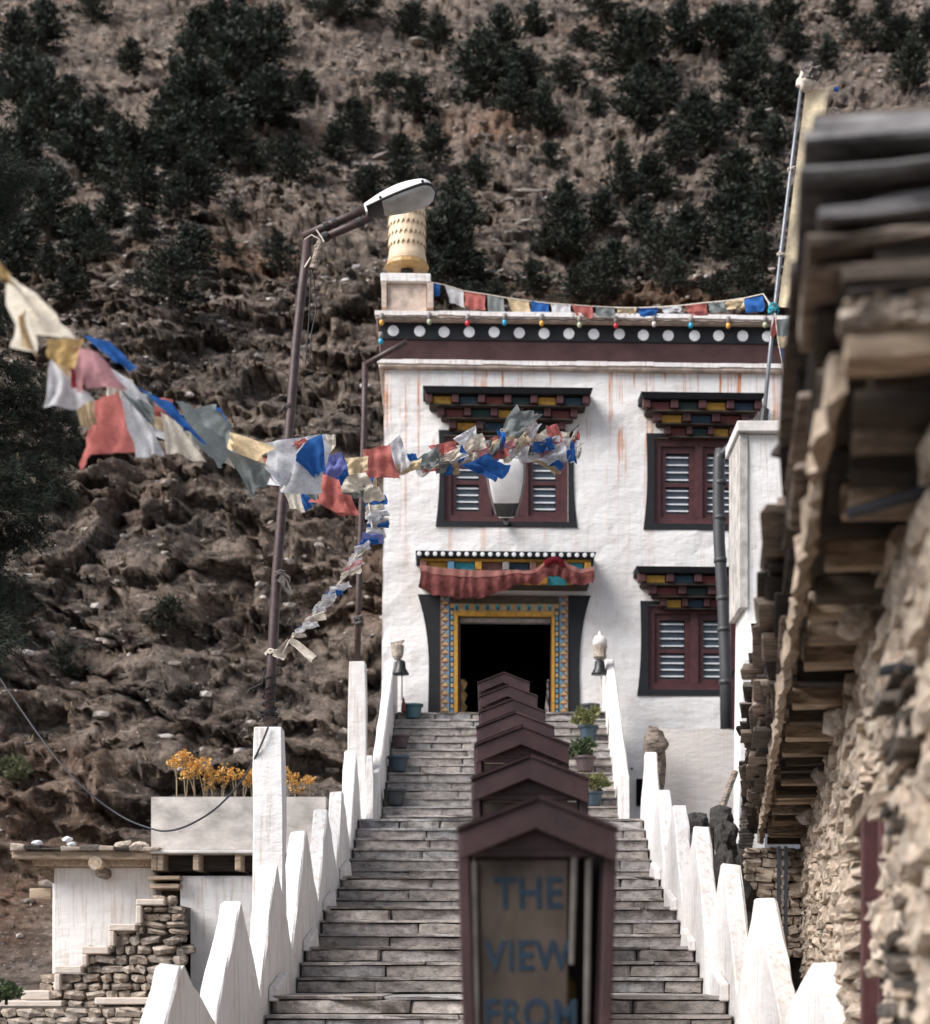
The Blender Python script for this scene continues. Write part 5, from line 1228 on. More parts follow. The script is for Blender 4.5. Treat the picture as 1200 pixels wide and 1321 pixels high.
# ------------------------------------------------------------------ bells, pots
def bell(px, py, lab, dome):
    Z = 26.6; p = at(px, py, Z); t = thing('bell', lab, 'bell', p, 0, 'bells by the top of the stairs'); k = Z/F
    if dome:
        obj('bracket', MB().lathe([(6*k, -19*k), (9*k, -16*k), (8*k, -10*k), (9.6*k, -2*k)], p, 12), M['carved_stone'], t); obj('bracket_cap', MB().lathe([(9.4*k, -2*k), (9.2*k, 5*k), (6.5*k, 11*k), (2*k, 13*k), (2.2*k, 16*k), (.3*k, 18*k)], p, 14), M['concrete_light'], t, smooth=True)
    else:
        obj('bracket', MB().lathe([(4*k, -13*k), (7*k, -9*k), (8*k, -2*k), (8.5*k, 5*k), (5*k, 7*k)], p, 12), M['carved_stone'], t); obj('bracket_cap', MB().hexa([p+Vector(q_)*k for q_ in ((-8, -4, 4), (2, -4, 4), (2, 4, 4), (-8, 4, 4), (-9, -4, 8), (9, -4, 12), (9, 4, 12), (-9, 4, 8))]), M['carved_stone'], t)
    z0 = -20 if dome else -14; p = p+Vector((-.3*k if dome else 4*k, -.05, 0))
    obj('bell_body', MB().lathe([(11.5*k, z0*k-19*k), (10.5*k, z0*k-17*k), (7*k, z0*k-11*k), (6*k, z0*k-2*k), (2*k, z0*k)], p, 16), M['bell_black'], t, smooth=True)
    obj('pull_cord', MB().tube([p+Vector((2*k, 0, z0*k-19*k)), p+Vector((2*k, 0, z0*k-52*k))], .010, 5), M['rag' if dome else 'pole_brown'], t)
    if not dome: obj('cord_tassel', MB().lathe([(.5*k, 12*k), (2.5*k, 4*k), (3.5*k, -6*k), (1*k, -8*k)], p+Vector((4*k, 0, z0*k-60*k)), 8), M['red_paint'], t)
bell(513, 838, 'black bell under a carved bracket on the bare pot side', False); bell(774, 832, 'black bell under a pale domed bracket on the leafy pot side', True)
def foliage(mb, c, rx, rz, n, r, l=.05):
    for i in range(n):
        d = Vector((r.gauss(0, 1), r.gauss(0, 1), r.gauss(0, 1))).normalized()*r.uniform(.3, 1)**.5; p = c+Vector((d.x*rx, d.y*rx, d.z*rz))
        u = Vector((d.x+r.uniform(-.5, .5), d.y+r.uniform(-.5, .5), abs(d.z)+r.uniform(-.2, .7))).normalized(); s = u.orthogonal().normalized()*l*.38; ll = l*r.uniform(.7, 1.3)
        mb.add([p, p+u*ll*.5+s, p+u*ll, p+u*ll*.5-s], [(0, 1, 2, 3)])
def pot(px, py, wpx, mat, lab, leaf=None, lmat='pot_leaf', sz=1.0, seed=0):
    # py = pixel of the base of the pot; stand it on the step seen there
    best = None
    for s in steps:
        if s[0] < 23.6: continue
        Y = s[0]+.055; yy = CY-(s[1]-EYE)/Y*F
        if best is None or abs(yy-py) < best[0]: best = (abs(yy-py), Y, s[1])
    _, Y, z = best; x = (px-CX)/F*Y; k = Y/F; w2 = wpx/2*k; h = w2*1.5
    t = thing('plant_pot', lab, 'flower pot', (x, Y, z+.004), 0, 'flower pots on the upper steps')
    obj('pot', MB().lathe([(w2*.66, 0), (w2*.72, .01), (w2*.90, h*.80), (w2*1.0, h*.82), (w2*1.02, h), (w2*.92, h), (w2*.88, h*.9)], (0, 0, 0), 20), M[mat], t, smooth=False, local=True)
    obj('rim', MB().lathe([(w2*.93, h*.80), (w2*1.06, h*.84), (w2*1.07, h*1.0), (w2*.94, h*1.01)], (0, 0, 0), 20), M[mat], t, smooth=True, local=True)
    obj('soil', MB().lathe([(w2*.90, h*.86), (.001, h*.9)], (0, 0, 0), 16), M['soil'], t, local=True)
    r = random.Random(seed)
    if leaf:
        mb = MB()
        for q_ in range(9):
            an = r.uniform(0, 6.28); rr_ = w2*r.uniform(.2, 1.15)*leaf; foliage(mb, Vector((rr_*math.cos(an), rr_*math.sin(an), h+w2*r.uniform(.1, 1.0)*leaf)), w2*.50, w2*.42, 60, r, .075)
        obj('leaves', mb, M[lmat], t, local=True)
        st_ = MB()
        for q_ in range(5): st_.tube([(r.uniform(-.3, .3)*w2, r.uniform(-.3, .3)*w2, h*.8), (r.uniform(-.6, .6)*w2, r.uniform(-.6, .6)*w2, h+w2*.5)], .008, 4)
        so_ = obj('stems', st_, M['stalk'], t, local=True); so_['kind'] = 'stuff'
pot(533, 931, 25, 'pot_teal', 'teal plastic pot on the top left step without a plant', seed=1)
pot(517, 961, 22, 'pot_brown', 'reddish brown pot on the steps without a plant', seed=2)
pot(514, 1000, 27, 'pot_blue', 'slate blue pot on the left steps without a plant', seed=3)
pot(510, 1041, 28, 'pot_grey', 'dark grey pot on the lowest left step without a plant', seed=4)
pot(761, 925, 25, 'pot_grey', 'dark grey pot on the top right step without a plant', seed=5)
pot(759, 960, 26, 'pot_blue', 'blue grey pot with pale yellow green plant near the door', 1.2, seed=6)
pot(755, 996, 27, 'pot_brown', 'reddish brown pot with dark leafy plant', 1.3, 'pot_leaf_dark', seed=7)
pot(766, 1042, 24, 'pot_blue', 'blue pot with a large bushy green plant', 1.5, seed=8)

# ------------------------------------------------------------------ flag pole, banner, prayer flags
ZP = 23.4
fp = thing('flag_pole', 'tall thin grey flag pole rising from the white pier', 'flag pole', at(985, 541, ZP))
obj('pole', MB().tube([at(985, 545, ZP), at(994, 450, ZP), at(1007, 330, ZP), at(1021, 215, ZP), at(1034, 110, ZP)], [.028, .027, .025, .024, .022], 10), M['pole_grey'], fp, smooth=True)
obj('socket', MB().tube([at(984.5, 545, ZP), at(987, 528, ZP)], .06, 10), M['lamp_dark'], fp)
obj('top_bundle', lumpy(at(1041, 107, ZP), (.14, .12, .10), 5, 3, .25), M['rag'], fp, smooth=True); obj('top_tuft', lumpy(at(1046, 94, ZP-.08), (.12, .10, .11), 15, 3, .5, 3.), M['rag_dark'], fp)
obj('top_knot', lumpy(at(1036, 104, ZP-.05), (.06, .06, .15), 16, 2, .2), M['rag'], fp, smooth=True)
for py, px in ((220, 1021), (330, 1007.5)): coil(px, py, ZP, 4, 2, 3, .010, 'rag', fp, 'tie', py)
coil(998, 404, ZP, 5, 3, 10, .018, 'turq_cord' if 'turq_cord' in M else 'turquoise_paint', fp, 'tie', 3)
bn = thing('banner', 'long pale yellow banner tied along the flag pole', 'banner', at(1015, 400, ZP))
P = []
for i in range(41):
    f = i/40; py = 112+(395-112)*f; xl = np.interp(py, [112, 215, 330, 395], [1037, 1024, 1010, 1001]); wd = np.interp(f, [0, .03, .5, .9, 1], [34, 30, 28, 30, 18]); row = []
    for j in range(9):
        g_ = j/8; p = at(xl+3+wd*g_, py+(3*math.sin(g_*3)), ZP); p.y += .07*math.sin(g_*5+f*9)*g_+.05*math.sin(f*31)*g_; row.append(p)
    P.append(row)
obj('banner_cloth', MB().grid(P), M['cloth_banner'], bn, smooth=True)
obj('banner_tip', MB().tube([at(1076, 114, ZP), at(1082, 116, ZP)], .03, 6), M['cloth_blue'], bn)

def sheet(c4, bulge, seed, n=10, crumple=.02):
    """cloth between four corners: top-left, top-right, bottom-right, bottom-left"""
    a, b, c, d = [Vector(p) for p in c4]; r = np.random.default_rng(seed); nrm = (b-a).cross(d-a)
    if nrm.length < 1e-6: nrm = Vector((0, -1, 0))
    nrm.normalize(); P = []; sz = max((b-a).length, (d-a).length); ph = r.uniform(0, 6.28, 4); fr = r.uniform(1.2, 2.6, 2)
    for i in range(n+1):
        v = i/n; row = []
        for j in range(n+1):
            u = j/n; p = a*(1-u)*(1-v)+b*u*(1-v)+c*u*v+d*(1-u)*v
            o = bulge*sz*math.sin(math.pi*u)*(.25+.75*v)+.07*sz*math.sin(fr[0]*2*math.pi*u+ph[0]+v*1.5)*(.25+v)+.03*sz*math.sin(fr[1]*9*(u+v*.6)+ph[1])*v
            cr = float(fbm(u*3.1+seed, v*3.1, seed*.37, 3, seed)[0])*crumple*sz*3
            e = (b-a).normalized()*.05*sz*math.sin(v*5+ph[2]+u*3)*v
            p = p+nrm*(o+cr)+e+Vector((0, 0, .035*sz*math.sin(u*7+ph[3])*v)); row.append(p)
        P.append(row)
    return MB().grid(P)
def flag(par, c4, col, seed, bulge=.1, n=10, crumple=.02, name='flag'):
    return obj(name, sheet(c4, bulge, seed, n, crumple), M['cloth_'+col], par, smooth=True)
def cord(par, pts, rad, mat='rag'):
    obj('cord', MB().tube(pts, rad, 5), M[mat], par)
# (1) string along the monastery roof
rs = thing('flag_string', 'string of prayer flags stretched above the monastery roof', 'prayer flags', at(556, 366, 28.3))
line = [(556, 364), (572, 367), (598, 375), (630, 380), (653, 384), (683, 388), (707, 391), (737, 393), (763, 395), (793, 396.5), (822, 397), (849, 396), (878, 394), (908, 390.5), (937, 388), (960, 384.5), (985, 379), (997, 400)]
def ZR(px): return float(np.interp(px, [556, 800, 997], [28.2, 27.7, ZP]))
def ly(px): return float(np.interp(px, [p[0] for p in line], [p[1] for p in line]))
cord(rs, [at(x, y, ZR(x)) for x, y in line], .008)
RF = [(556, 568, 'blue', 15, -2), (574, 598, 'white', 21, 6), (599, 626, 'red', 20, 0), (628, 650, 'green', 24, 3), (654, 682, 'yellow', 18, 7), (685, 708, 'blue', 17, 1), (710, 736, 'white', 16, 4), (738, 764, 'red', 14, 5), (768, 793, 'green', 11, 2), (795, 821, 'yellow', 9, 6), (823, 848, 'blue', 10, 0), (850, 879, 'white', 9, 2), (882, 910, 'red', 16, 7), (913, 935, 'green', 13, 2), (938, 960, 'yellow', 10, 2), (962, 986, 'blue', 18, 0), (987, 998, 'white', 20, 5)]
for i, (x0, x1, c, h, sk) in enumerate(RF):
    z = ZR((x0+x1)/2); flag(rs, [at(x0, ly(x0), ZR(x0)), at(x1, ly(x1), ZR(x1)), at(x1+sk*.3, ly(x1)+h*1.05, ZR(x1)), at(x0+sk, ly(x0)+h, ZR(x0))], c, 100+i, .12, 8)
# (2) flags hanging down beside the flag pole
vs_ = thing('flag_string', 'narrow column of prayer flags hanging beside the flag pole foot', 'prayer flags', at(1005, 402, ZP-.1))
hx_ = [(1000, 404), (1004, 440), (1010, 470), (1014, 505), (1016, 550)]
cord(vs_, [at(x, y, ZP-.1) for x, y in hx_], .008)
flag(vs_, [at(999, 408, ZP-.1), at(1002, 408, ZP-.1), at(1002, 432, ZP-.1), at(993, 436, ZP-.1)], 'red', 130)
for i, (y0, y1, x0, x1, c) in enumerate(((412, 434, 1001, 1022, 'green'), (434, 449, 1004, 1024, 'yellow'), (449, 467, 1008, 1026, 'blue'), (468, 483, 1011, 1027, 'white'), (484, 498, 1013, 1027, 'red'), (499, 512, 1014, 1028, 'green'), (529, 544, 1015, 1024, 'blue'))):
    flag(vs_, [at(x0, y0, ZP-.1), at(x1, y0-2, ZP-.1), at(x1+1, y1-1, ZP-.1), at(x0+1, y1, ZP-.1)], c, 140+i, .08, 6)
# (3) long string from the near left over the lamp pole towards the monastery
ls = thing('flag_string', 'long wind blown string of faded prayer flags crossing the lamp pole', 'prayer flags', at(372, 600, 15.3))
ln = [(-60, 270, 5.4), (0, 345, 6.2), (40, 395, 6.8), (105, 440, 7.7), (160, 500, 8.8), (215, 530, 10.0), (270, 560, 11.3), (330, 580, 12.8), (375, 588, 14.6), (440, 600, 15.2), (490, 606, 15.6), (545, 604, 16.0), (600, 590, 16.4), (650, 582, 16.7), (700, 575, 17), (742, 575, 17.3), (748, 572, 20), (745, 560, 27.4)]
cord(ls, [at(*p) for p in ln], .007)
def fq(pts, Z, col, seed, bulge=.12, n=12, cr=.02):
    Zs = Z if hasattr(Z, '__len__') else [Z]*4
    flag(ls, [at(x, y, z_) for (x, y), z_ in zip(pts, Zs)], col, seed, bulge, n, cr)
near = [
 ([(-12, 325), (12, 352), (16, 368), (-6, 352)], 6.1, 'gold', .05),
 ([(8, 352), (50, 382), (105, 436), (28, 450)], [6.3, 6.7, 7.1, 6.7], 'cream', .12),
 ([(10, 358), (24, 372), (44, 452), (32, 450)], 6.6, 'yellow', .1),
 ([(60, 438), (108, 436), (95, 478), (62, 462)], 7.2, 'gold', .1),
 ([(66, 462), (96, 452), (92, 480), (88, 492)], 7.25, 'yellow', .1),
 ([(66, 458), (96, 480), (122, 520), (56, 528)], 7.4, 'white', .1),
 ([(88, 492), (122, 515), (122, 545), (106, 552)], 7.5, 'yellow', .1),
 ([(96, 446), (128, 455), (156, 500), (100, 505)], [7.2, 7.4, 7.5, 7.3], 'pink', .14),
 ([(90, 470), (98, 450), (112, 505), (92, 500)], 7.35, 'crimson', .05),
 ([(107, 432), (140, 440), (180, 478), (150, 470)], 7.9, 'blue', .1),
 ([(130, 465), (170, 492), (198, 525), (160, 505)], 8.4, 'white', .1),
 ([(122, 518), (156, 505), (180, 582), (95, 602)], [8, 8.2, 8.3, 8], 'red', .14),
 ([(156, 508), (182, 530), (214, 586), (174, 586)], 8.7, 'white', .12),
 ([(150, 498), (180, 508), (200, 545), (196, 552)], 8.6, 'green', .1),
 ([(176, 498), (222, 520), (264, 572), (238, 550)], 9.4, 'blue', .12),
 ([(207, 530), (230, 545), (264, 594), (216, 584)], 9.6, 'cream', .12),
 ([(222, 516), (276, 524), (298, 540), (290, 598)], [9.9, 10.4, 10.6, 10.2], 'green', .12),
 ([(264, 575), (298, 545), (292, 595), (268, 585)], 10.5, 'green', .1),
 ([(268, 522), (284, 526), (296, 546), (278, 532)], 10.8, 'blue', .08),
 ([(296, 560), (350, 575), (345, 605), (298, 582)], [11.3, 12, 12, 11.5], 'yellow', .12),
 ([(290, 580), (340, 600), (345, 612), (328, 640)], 11.6, 'green', .1),
 ([(300, 574), (330, 590), (352, 618), (340, 606)], 11.9, 'red', .08),
 ([(346, 574), (414, 563), (412, 630), (350, 622)], [12.4, 13.2, 13, 12.5], 'white', .14),
 ([(368, 580), (414, 563), (420, 606), (400, 612)], 12.9, 'blue', .12),
 ([(356, 576), (392, 566), (396, 572), (364, 582)], 12.8, 'red', .08),
 ([(372, 618), (412, 600), (408, 646), (392, 632)], 13.4, 'green', .1),
 ([(366, 634), (386, 632), (392, 660), (376, 654)], 14.4, 'cream', .1),
 ([(378, 634), (398, 638), (404, 650), (392, 658)], 14.5, 'blue', .1),
 ([(414, 562), (432, 562), (432, 580), (416, 584)], 14.2, 'cream', .1),
 ([(412, 590), (440, 586), (446, 604), (418, 622)], 14.6, 'violet', .1),
 ([(412, 610), (436, 620), (448, 660), (402, 648)], 14.4, 'red', .12),
 ([(424, 632), (452, 640), (462, 666), (430, 660)], 14.5, 'red', .1),
 ([(430, 600), (442, 588), (450, 610), (436, 630)], 14.7, 'blue', .1),
 ([(444, 592), (474, 588), (472, 606), (446, 612)], 14.9, 'yellow', .1),
 ([(426, 612), (470, 610), (480, 630), (440, 634)], 14.9, 'cream', .12),
 ([(438, 632), (470, 630), (466, 642), (440, 640)], 15.0, 'green', .08),
 ([(468, 618), (482, 616), (480, 628), (470, 630)], 15.0, 'blue', .08),
 ([(466, 632), (488, 628), (496, 644), (472, 648)], 15.0, 'cream', .12),
 ([(472, 584), (500, 577), (510, 612), (474, 612)], 15.4, 'red', .14),
 ([(500, 578), (515, 566), (528, 598), (508, 612)], 15.5, 'white', .14),
 ([(526, 586), (536, 586), (538, 595), (528, 595)], 15.6, 'blue', .08),
 ([(504, 602), (540, 592), (540, 604), (508, 612)], 15.5, 'yellow', .08),
 ([(540, 592), (562, 578), (568, 594), (544, 604)], 15.8, 'green', .1),
 ([(556, 576), (586, 570), (586, 586), (566, 590)], 15.9, 'red', .14),
 ([(540, 603), (590, 586), (600, 590), (548, 608)], 15.9, 'white', .1),
 ([(586, 588), (596, 576), (602, 588), (594, 596)], 16.0, 'blue', .08),
 ([(588, 566), (612, 552), (614, 562), (600, 574)], 16.1, 'white', .12),
 ([(592, 574), (620, 562), (626, 576), (600, 582)], 16.1, 'cream', .14),
 ([(588, 592), (626, 576), (622, 594), (600, 602)], 16.2, 'red', .14),
 ([(600, 600), (630, 590), (652, 604), (640, 618)], 16.1, 'blue', .14),
 ([(626, 570), (642, 568), (642, 580), (628, 586)], 16.4, 'green', .1),
 ([(634, 568), (646, 563), (654, 588), (632, 590)], 16.4, 'red', .12),
 ([(642, 556), (652, 560), (652, 576), (644, 572)], 16.4, 'blue', .08),
 ([(649, 560), (665, 527), (690, 540), (670, 560)], [16.5, 16.6, 16.7, 16.6], 'green', .14),
 ([(652, 562), (676, 558), (682, 570), (654, 580)], 16.6, 'yellow', .14),
 ([(676, 562), (686, 545), (697, 548), (684, 570)], 16.7, 'white', .1),
 ([(680, 540), (692, 536), (690, 556), (678, 562)], 16.8, 'red', .08),
 ([(684, 566), (704, 556), (712, 574), (690, 584)], 16.8, 'cream', .14),
 ([(706, 552), (718, 550), (728, 570), (712, 576)], 16.8, 'red', .12),
 ([(680, 586), (724, 574), (730, 590), (704, 596)], 16.8, 'white', .14),
 ([(660, 586), (694, 590), (692, 596), (664, 592)], 16.9, 'white', .08),
 ([(700, 592), (728, 592), (724, 604), (708, 600)], 16.9, 'blue', .1),
 ([(688, 594), (706, 596), (720, 606), (716, 610)], 16.9, 'yellow', .08),
 ([(726, 572), (740, 572), (742, 594), (730, 592)], 17.0, 'blue', .14),
 ([(738, 574), (750, 572), (748, 588), (740, 590)], 17.1, 'cream', .1),
 ([(669, 580), (682, 576), (680, 590), (668, 590)], 16.7, 'white', .1), ([(610, 584), (626, 574), (630, 584), (616, 592)], 16.15, 'pink', .1), ([(560, 590), (590, 578), (592, 588), (566, 598)], 15.85, 'cream', .1),
]
for i, (pts, Z, c, bl) in enumerate(near):
    k = 1.22 if pts[0][0] > 470 else (1.1 if pts[0][0] > 280 else 1.0); mx_ = sum(p[0] for p in pts)/4; my_ = sum(p[1] for p in pts)/4
    fq([(mx_+(x-mx_)*k, my_+(y-my_)*k) for x, y in pts], Z, c, 200+i, bl, 12, .055 if pts[0][0] > 400 else .02)
rb_ = random.Random(51); pal = ['white', 'cream', 'red', 'white', 'green', 'yellow', 'blue', 'pink', 'white', 'cream']
for k in range(34):      # small torn flags bunched on the line
    x = 545+200*((k+rb_.random())/34); y = float(np.interp(x, [545, 600, 650, 700, 745], [602, 590, 580, 572, 576]))+rb_.uniform(-10, 9); Z = float(np.interp(x, [545, 745], [15.95, 17.1]))-rb_.uniform(-.1, .15)
    an = R(rb_.uniform(-50, 20)); l = rb_.uniform(16, 30); w_ = rb_.uniform(6, 11); dx_, dy_ = math.cos(an), math.sin(an)
    fq([(x-l/2*dx_, y-l/2*dy_-w_*.6), (x+l/2*dx_, y+l/2*dy_-w_), (x+l/2*dx_, y+l/2*dy_+w_*.5), (x-l/2*dx_, y-l/2*dy_+w_)], [Z, Z-.05, Z+.05, Z], pal[k % 10], 500+k, .2, 8, .10)
rb_ = random.Random(88); pal = ['cream', 'white', 'green', 'red', 'white', 'yellow', 'blue', 'cream', 'pink', 'white']
for k in range(26):
    f = (k+rb_.random())/26; x = 150+335*f; y = float(np.interp(x, [p[0] for p in ln[:12]], [p[1] for p in ln[:12]]))+rb_.uniform(0, 22); Z = float(np.interp(x, [p[0] for p in ln[:12]], [p[2] for p in ln[:12]]))+rb_.uniform(.1, .35)
    an = R(rb_.uniform(5, 50)); sc = 12.5/Z; l = rb_.uniform(26, 44)*sc; w_ = rb_.uniform(12, 20)*sc; dx_, dy_ = math.cos(an), math.sin(an)
    fq([(x-l/2*dx_, y-l/2*dy_-w_*.5), (x+l/2*dx_, y+l/2*dy_-w_*.8), (x+l/2*dx_, y+l/2*dy_+w_*.6), (x-l/2*dx_, y-l/2*dy_+w_)], [Z, Z-.06, Z+.06, Z], pal[k % 10], 700+k, .18, 9, .06)
rng2 = random.Random(2)
for k in range(14):      # loose threads
    x = rng2.uniform(560, 752); y = 572+rng2.uniform(-20, 14); Z = float(np.interp(x, [545, 742], [15.9, 17.1])); obj('thread', MB().tube([at(x, y, Z), at(x+rng2.uniform(-3, 6), y-rng2.uniform(4, 12), Z-.05), at(x+rng2.uniform(-4, 14), y-rng2.uniform(2, 18), Z-.05)], .005, 4), M['wire_black' if k % 2 else 'rag'], ls)
# (4) shredded string running down to the lamp pole
sh_ = thing('flag_string', 'twisted string of shredded prayer flags tied low on the lamp pole', 'prayer flags', at(352, 846, 15.2))
ln4 = [(476, 650), (480, 680), (462, 712), (444, 745), (418, 775), (396, 805), (374, 826), (352, 846)]
Z4 = lambda y: float(np.interp(y, [650, 846], [16.0, 15.2]))
cord(sh_, [at(x, y, Z4(y)) for x, y in ln4], .008)
r = random.Random(6); cl = ['white', 'cream', 'white', 'white', 'pink', 'cream', 'white', 'violet', 'white', 'cream']
for k in range(30):
    f = (k+.3)/31; s_ = f*(len(ln4)-2); i = int(s_); g_ = s_-i; x = ln4[i][0]+(ln4[i+1][0]-ln4[i][0])*g_; y = ln4[i][1]+(ln4[i+1][1]-ln4[i][1])*g_
    if .52 < f < .57: continue
    sc = 1.0 if f > .25 else 1.35; w_ = r.uniform(3, 6)*sc; l = r.uniform(14, 27)*sc*(.8 if f < .2 else 1); an = R(r.uniform(-35, 5)); Z = Z4(y)-r.uniform(-.06, .06)
    d = (math.cos(an), math.sin(an)); 
    flag(sh_, [at(x-4, y-w_, Z), at(x-4+l*d[0], y-w_*.8+l*d[1], Z-.03), at(x-2+l*d[0], y+w_*.7+l*d[1], Z+.03), at(x-6, y+w_, Z)], cl[k % 10] if r.random() > .12 else 'blue', 300+k, .14, 6, .06)
strip([(374, 826), (384, 832), (396, 843), (405, 850)], 4, 6, 15.15, 'rag', sh_, 'rag_tail', 1); strip([(373, 826), (366, 835), (360, 843), (355, 846)], 3, 5, 15.15, 'rag', sh_, 'rag_tail', 2); strip([(354, 844), (362, 846), (368, 849)], 3, 4, 15.1, 'rag', sh_, 'rag_tail', 3)

# ------------------------------------------------------------------ junipers and pines on the slope
def conifer_meshes(seed, kind):
    """unit height; crown of many small sprays on limbs, trunk tapered"""
    r = random.Random(seed); tr = MB(); cr = MB()
    bend = r.uniform(-.05, .05)
    ax = lambda z: Vector((bend*math.sin(z*3), bend*.6*math.sin(z*2+1), z))
    tr.tube([ax(z) for z in (-.08, .1, .3, .55, .8)], [.035, .030, .022, .014, .006], 7)
    nl = 54
    for i in range(nl):
        f = (i+r.random())/nl
        if kind == 'spire': z = .06+.90*f; R_ = .34*(1-f)**.62*(.6+.6*r.random())+.04
        elif kind == 'tall': z = .16+.80*f; R_ = .27*math.sin(min(1, .25+f*.9)*math.pi)**.6*(.5+.7*r.random())+.03
        else: z = .06+.86*f; R_ = .52*math.sqrt(max(.02, 1-(f*1.02)**2))*(.6+.5*r.random())+.04
        an = r.uniform(0, 6.28); b = ax(z*.85); e = Vector((math.cos(an)*R_, math.sin(an)*R_, z-.0+r.uniform(-.04, .07)))
        tr.tube([b, b.lerp(e, .8)], [.008, .003], 4, False)
        ns = 36
        for k in range(ns):
            g_ = r.uniform(.12, 1.03); p = b.lerp(e, g_)+Vector((r.gauss(0, .034), r.gauss(0, .034), r.gauss(0, .030)))
            d = ((e-b).normalized()+Vector((r.uniform(-1, 1), r.uniform(-1, 1), r.uniform(-.4, 1.1)))).normalized(); s = d.orthogonal(); s.rotate(Matrix.Rotation(r.uniform(0, 6.28), 3, d)); s = s.normalized()*.021; l = r.uniform(.04, .085)
            cr.add([p-s, p+s, p+d*l], [(0, 1, 2)])
    t = tr.mesh('trunk', True); c = cr.mesh('crown'); t.materials.append(M['bark']); c.materials.append(M['conifer']); return t, c
KINDS = {'spire': [conifer_meshes(i, 'spire') for i in (1, 2, 3)], 'tall': [conifer_meshes(i, 'tall') for i in (11, 12, 13)], 'bush': [conifer_meshes(i, 'bush') for i in (21, 22, 23)]}
